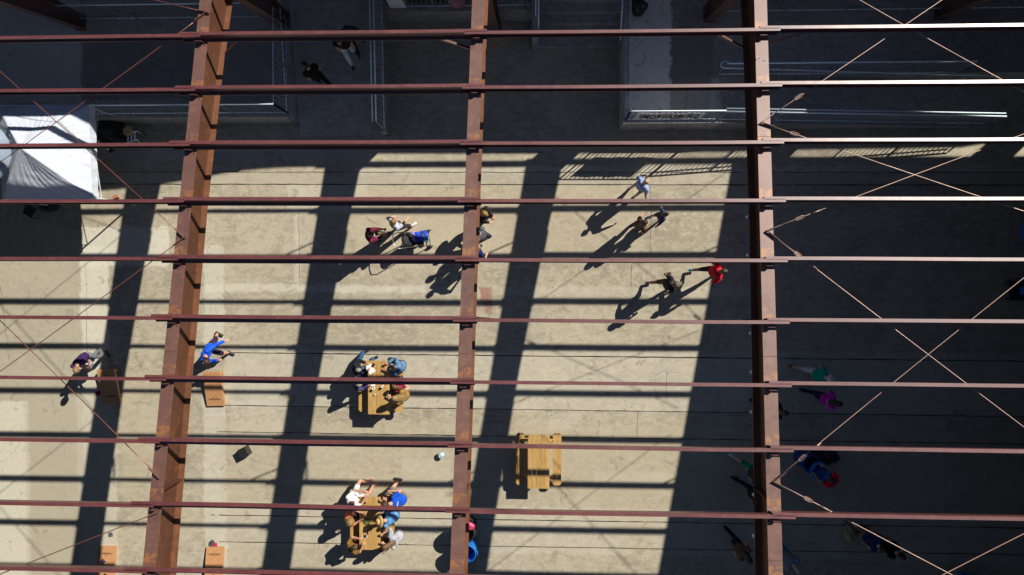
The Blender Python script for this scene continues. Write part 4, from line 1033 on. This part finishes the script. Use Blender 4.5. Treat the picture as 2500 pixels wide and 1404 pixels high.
person('person with long dark hair left of the right beam near the bottom', 1830, 1368, -40, (.10, .065, .05), (.01, .012, .02), (.012, .009, .008), LF=(-.1, -.3), RF=(.1, .2), hairl=2, sleeve=.5)
person('person in a grey-blue top and teal trousers at the bottom right of the beam', 1948, 1392, -50, (.16, .21, .27), (.0, .16, .26), GRH, LF=(-.1, -.3), RF=(.1, .2), sleeve=.5)
person('person in a navy dress walking in the dark bottom right', 2158, 1342, -28, (.015, .03, .11), (.20, .11, .07), DKH, LF=(-.1, -.35), RF=(.1, .2), sleeve=.2, plen=.45)
person('person in black beside the navy dress at bottom right', 2203, 1358, -20, (.01, .01, .012), (.01, .01, .012), (.02, .014, .012), LF=(-.1, -.35), RF=(.1, .2), extra=backpack((.012, .012, .012)))
person('person in a red top leaning towards the blue barrels', 2030, 1172, 140, (.48, .008, .03), (.03, .03, .04), DKH, lean=.5, LH=(-.2, .5, .95), RH=(.2, .5, .95), sleeve=.4, skin=TAN)
zR = lambda y: .12+(1.05-.12)*max(0, min(1, (y-yr0)/(yr1-yr0)))
person('person all in black walking up the shaded ramp', 744, 158, 130, (.012, .012, .013), (.01, .01, .012), (.012, .01, .01), LF=(-.1, .2), RF=(.1, -.3), sleeve=.45, z0=.62)
person('person in black with white patterned trousers coming down the ramp', 827, 100, -75, (.015, .013, .015), (.55, .58, .66), DKH, LF=(-.1, -.15), RF=(.12, .30), z0=.85)
person('person in dark grey behind the white patterned trousers on the ramp', 846, 72, -80, (.03, .03, .035), (.03, .032, .04), DKH, LF=(-.1, -.2), RF=(.12, .25), z0=.9)

# ------------------------------------------------------------------ stroller with a child
def stroller():
    c = U(1010, 585, .5); t = empty('stroller', (c.x, c.y, 0), radians(8), 'dark framed stroller with four wheels in the sun', 'stroller')
    fr = simple('dark_chrome', (.25, .25, .26), .3, .8, .2, 9)
    m = MB(); m.tube([(-.05, -.24, .55), (-.40, -.26, 1.0), (-.55, -.22, 1.03), (-.58, 0, 1.03), (-.55, .22, 1.03), (-.40, .26, 1.0), (-.05, .24, .55)], .017, 8); m.build('handle_bar', fr, t, True)
    m = MB()
    for s_ in (-1, 1): m.tube([(-.05, s_*.24, .55), (.20, s_*.25, .40), (.46, s_*.24, .12)], .016, 8); m.tube([(.05, s_*.24, .55), (-.22, s_*.25, .13)], .016, 8)
    m.tube([(.46, -.24, .12), (.46, .24, .12)], .014, 8); m.tube([(-.22, -.25, .13), (-.22, .25, .13)], .014, 8); m.tube([(.30, -.24, .62), (.40, 0, .64), (.30, .24, .62)], .014, 8)
    m.build('chassis', fr, t, True)
    m = MB(); m.cap((-.18, 0, .78), (-.04, 0, .46), (.20, .05), (.20, .05), (0, 1, 0), 14); m.cap((-.02, 0, .44), (.26, 0, .42), (.20, .05), (.20, .05), (0, 1, 0), 14); m.cap((-.24, 0, .88), (-.16, 0, .86), (.20, .09), (.19, .07), (0, 1, 0), 14)
    o = m.build('seat', M_BLK2, t, True); pend(o, .02)
    MB().cap((.34, 0, .22), (.40, 0, .2), (.13, .05), (.13, .05), (0, 1, 0)).build('footrest', simple('teal_cloth', (.0, .25, .28), .8), t, True)
    for sx, r_ in ((.46, .095), (-.22, .11)):
        for s_ in (-1, 1):
            w_ = MB().lathe((0, 0, -.02), [(r_*.6, 0), (r_*.95, .0), (r_, .02), (r_*.95, .04), (r_*.6, .04)], 20).build('wheel', M_BLACK, t, True)
            w_.matrix_local = Matrix.Translation((sx, s_*.27, r_)) @ Matrix.Rotation(pi/2, 4, 'X')
            h_ = MB().lathe((0, 0, -.026), [(.01, 0), (.035, 0), (.035, .052), (.01, .052)], 12).build('hub', M_ALU, w_, True)
    return t
stt = stroller()
k = seated('small child under a blue blanket lying in the stroller', 1004, 576, 8, (.30, .25, .50), (.03, .05, .30), (.25, .15, .08), sc=.52, pel=.92, lean=-.35, nod=.3, LH=(-.25, .25, 1.1), RH=(.25, .25, 1.1), LF=(-.1, .65), RF=(.1, .65), fz=(.65, .65), z0=0)
m = MB(); rings = []
for i in range(9):
    x = -.20+.50*i/8; rings.append([(x, .19*cos(pi*kk/8)*(.85+.1*sin(i)), .10*sin(pi*kk/8)+.015*sin(i*2+kk)) for kk in range(9)]+[(x, .17*cos(pi*(8-kk)/8), .08*sin(pi*(8-kk)/8)) for kk in range(9)])
m.loft(rings)
bl = thing_mesh(m, 'baby_blanket', simple('royal_blue_blanket', (.01, .05, .42), .85, 0, .7, 7, .5), 'royal blue patterned blanket spread over the child in the stroller', 'blanket', U(1022, 577, .56), True); bl.rotation_euler = (0, .12, radians(8))
# bags hanging from the purple man's hands
lump('shopping_bag', 221, 888, .6, .16, simple('clear_plastic', (.35, .30, .38), .3, 0, .6, 16, .6), 'crumpled plastic bag held by the man in purple', 'bag', (.9, 1.0, 1.1), 31).location.z = .55

# ------------------------------------------------------------------ turn the body blanks into continuous skins
for o, vox in PENDING:
    md = o.modifiers.new('r', 'REMESH'); md.mode = 'VOXEL'; md.voxel_size = vox; md.use_smooth_shade = True
    ms = o.modifiers.new('s', 'SMOOTH'); ms.factor = .5; ms.iterations = 2 if vox < .015 else 3
dg = bpy.context.evaluated_depsgraph_get()
res = []
for o, vox in PENDING:
    res.append((o, bpy.data.meshes.new_from_object(o.evaluated_get(dg), depsgraph=dg)))
for o, me in res:
    o.modifiers.clear(); old = o.data; o.data = me
    me.polygons.foreach_set('use_smooth', [True]*len(me.polygons))

# chalk mark on the right beam
def chalk():
    c = roofpt(1858, 150, .004); m = MB(); pts = []
    for i in range(12): a = -2.2+i*.4; pts.append((.06+.055*cos(a), -.02+.055*sin(a), 0))
    m.tube(pts, .006, 4); pts = [(-.06+.05*cos(.6+i*.45), .05+.05*sin(.6+i*.45), .0) for i in range(8)]; m.tube(pts, .006, 4)
    o = thing_mesh(m, 'chalk_mark', M_WHT, 'pale curled chalk mark on top of the right beam near the top', 'chalk mark', c)
chalk()
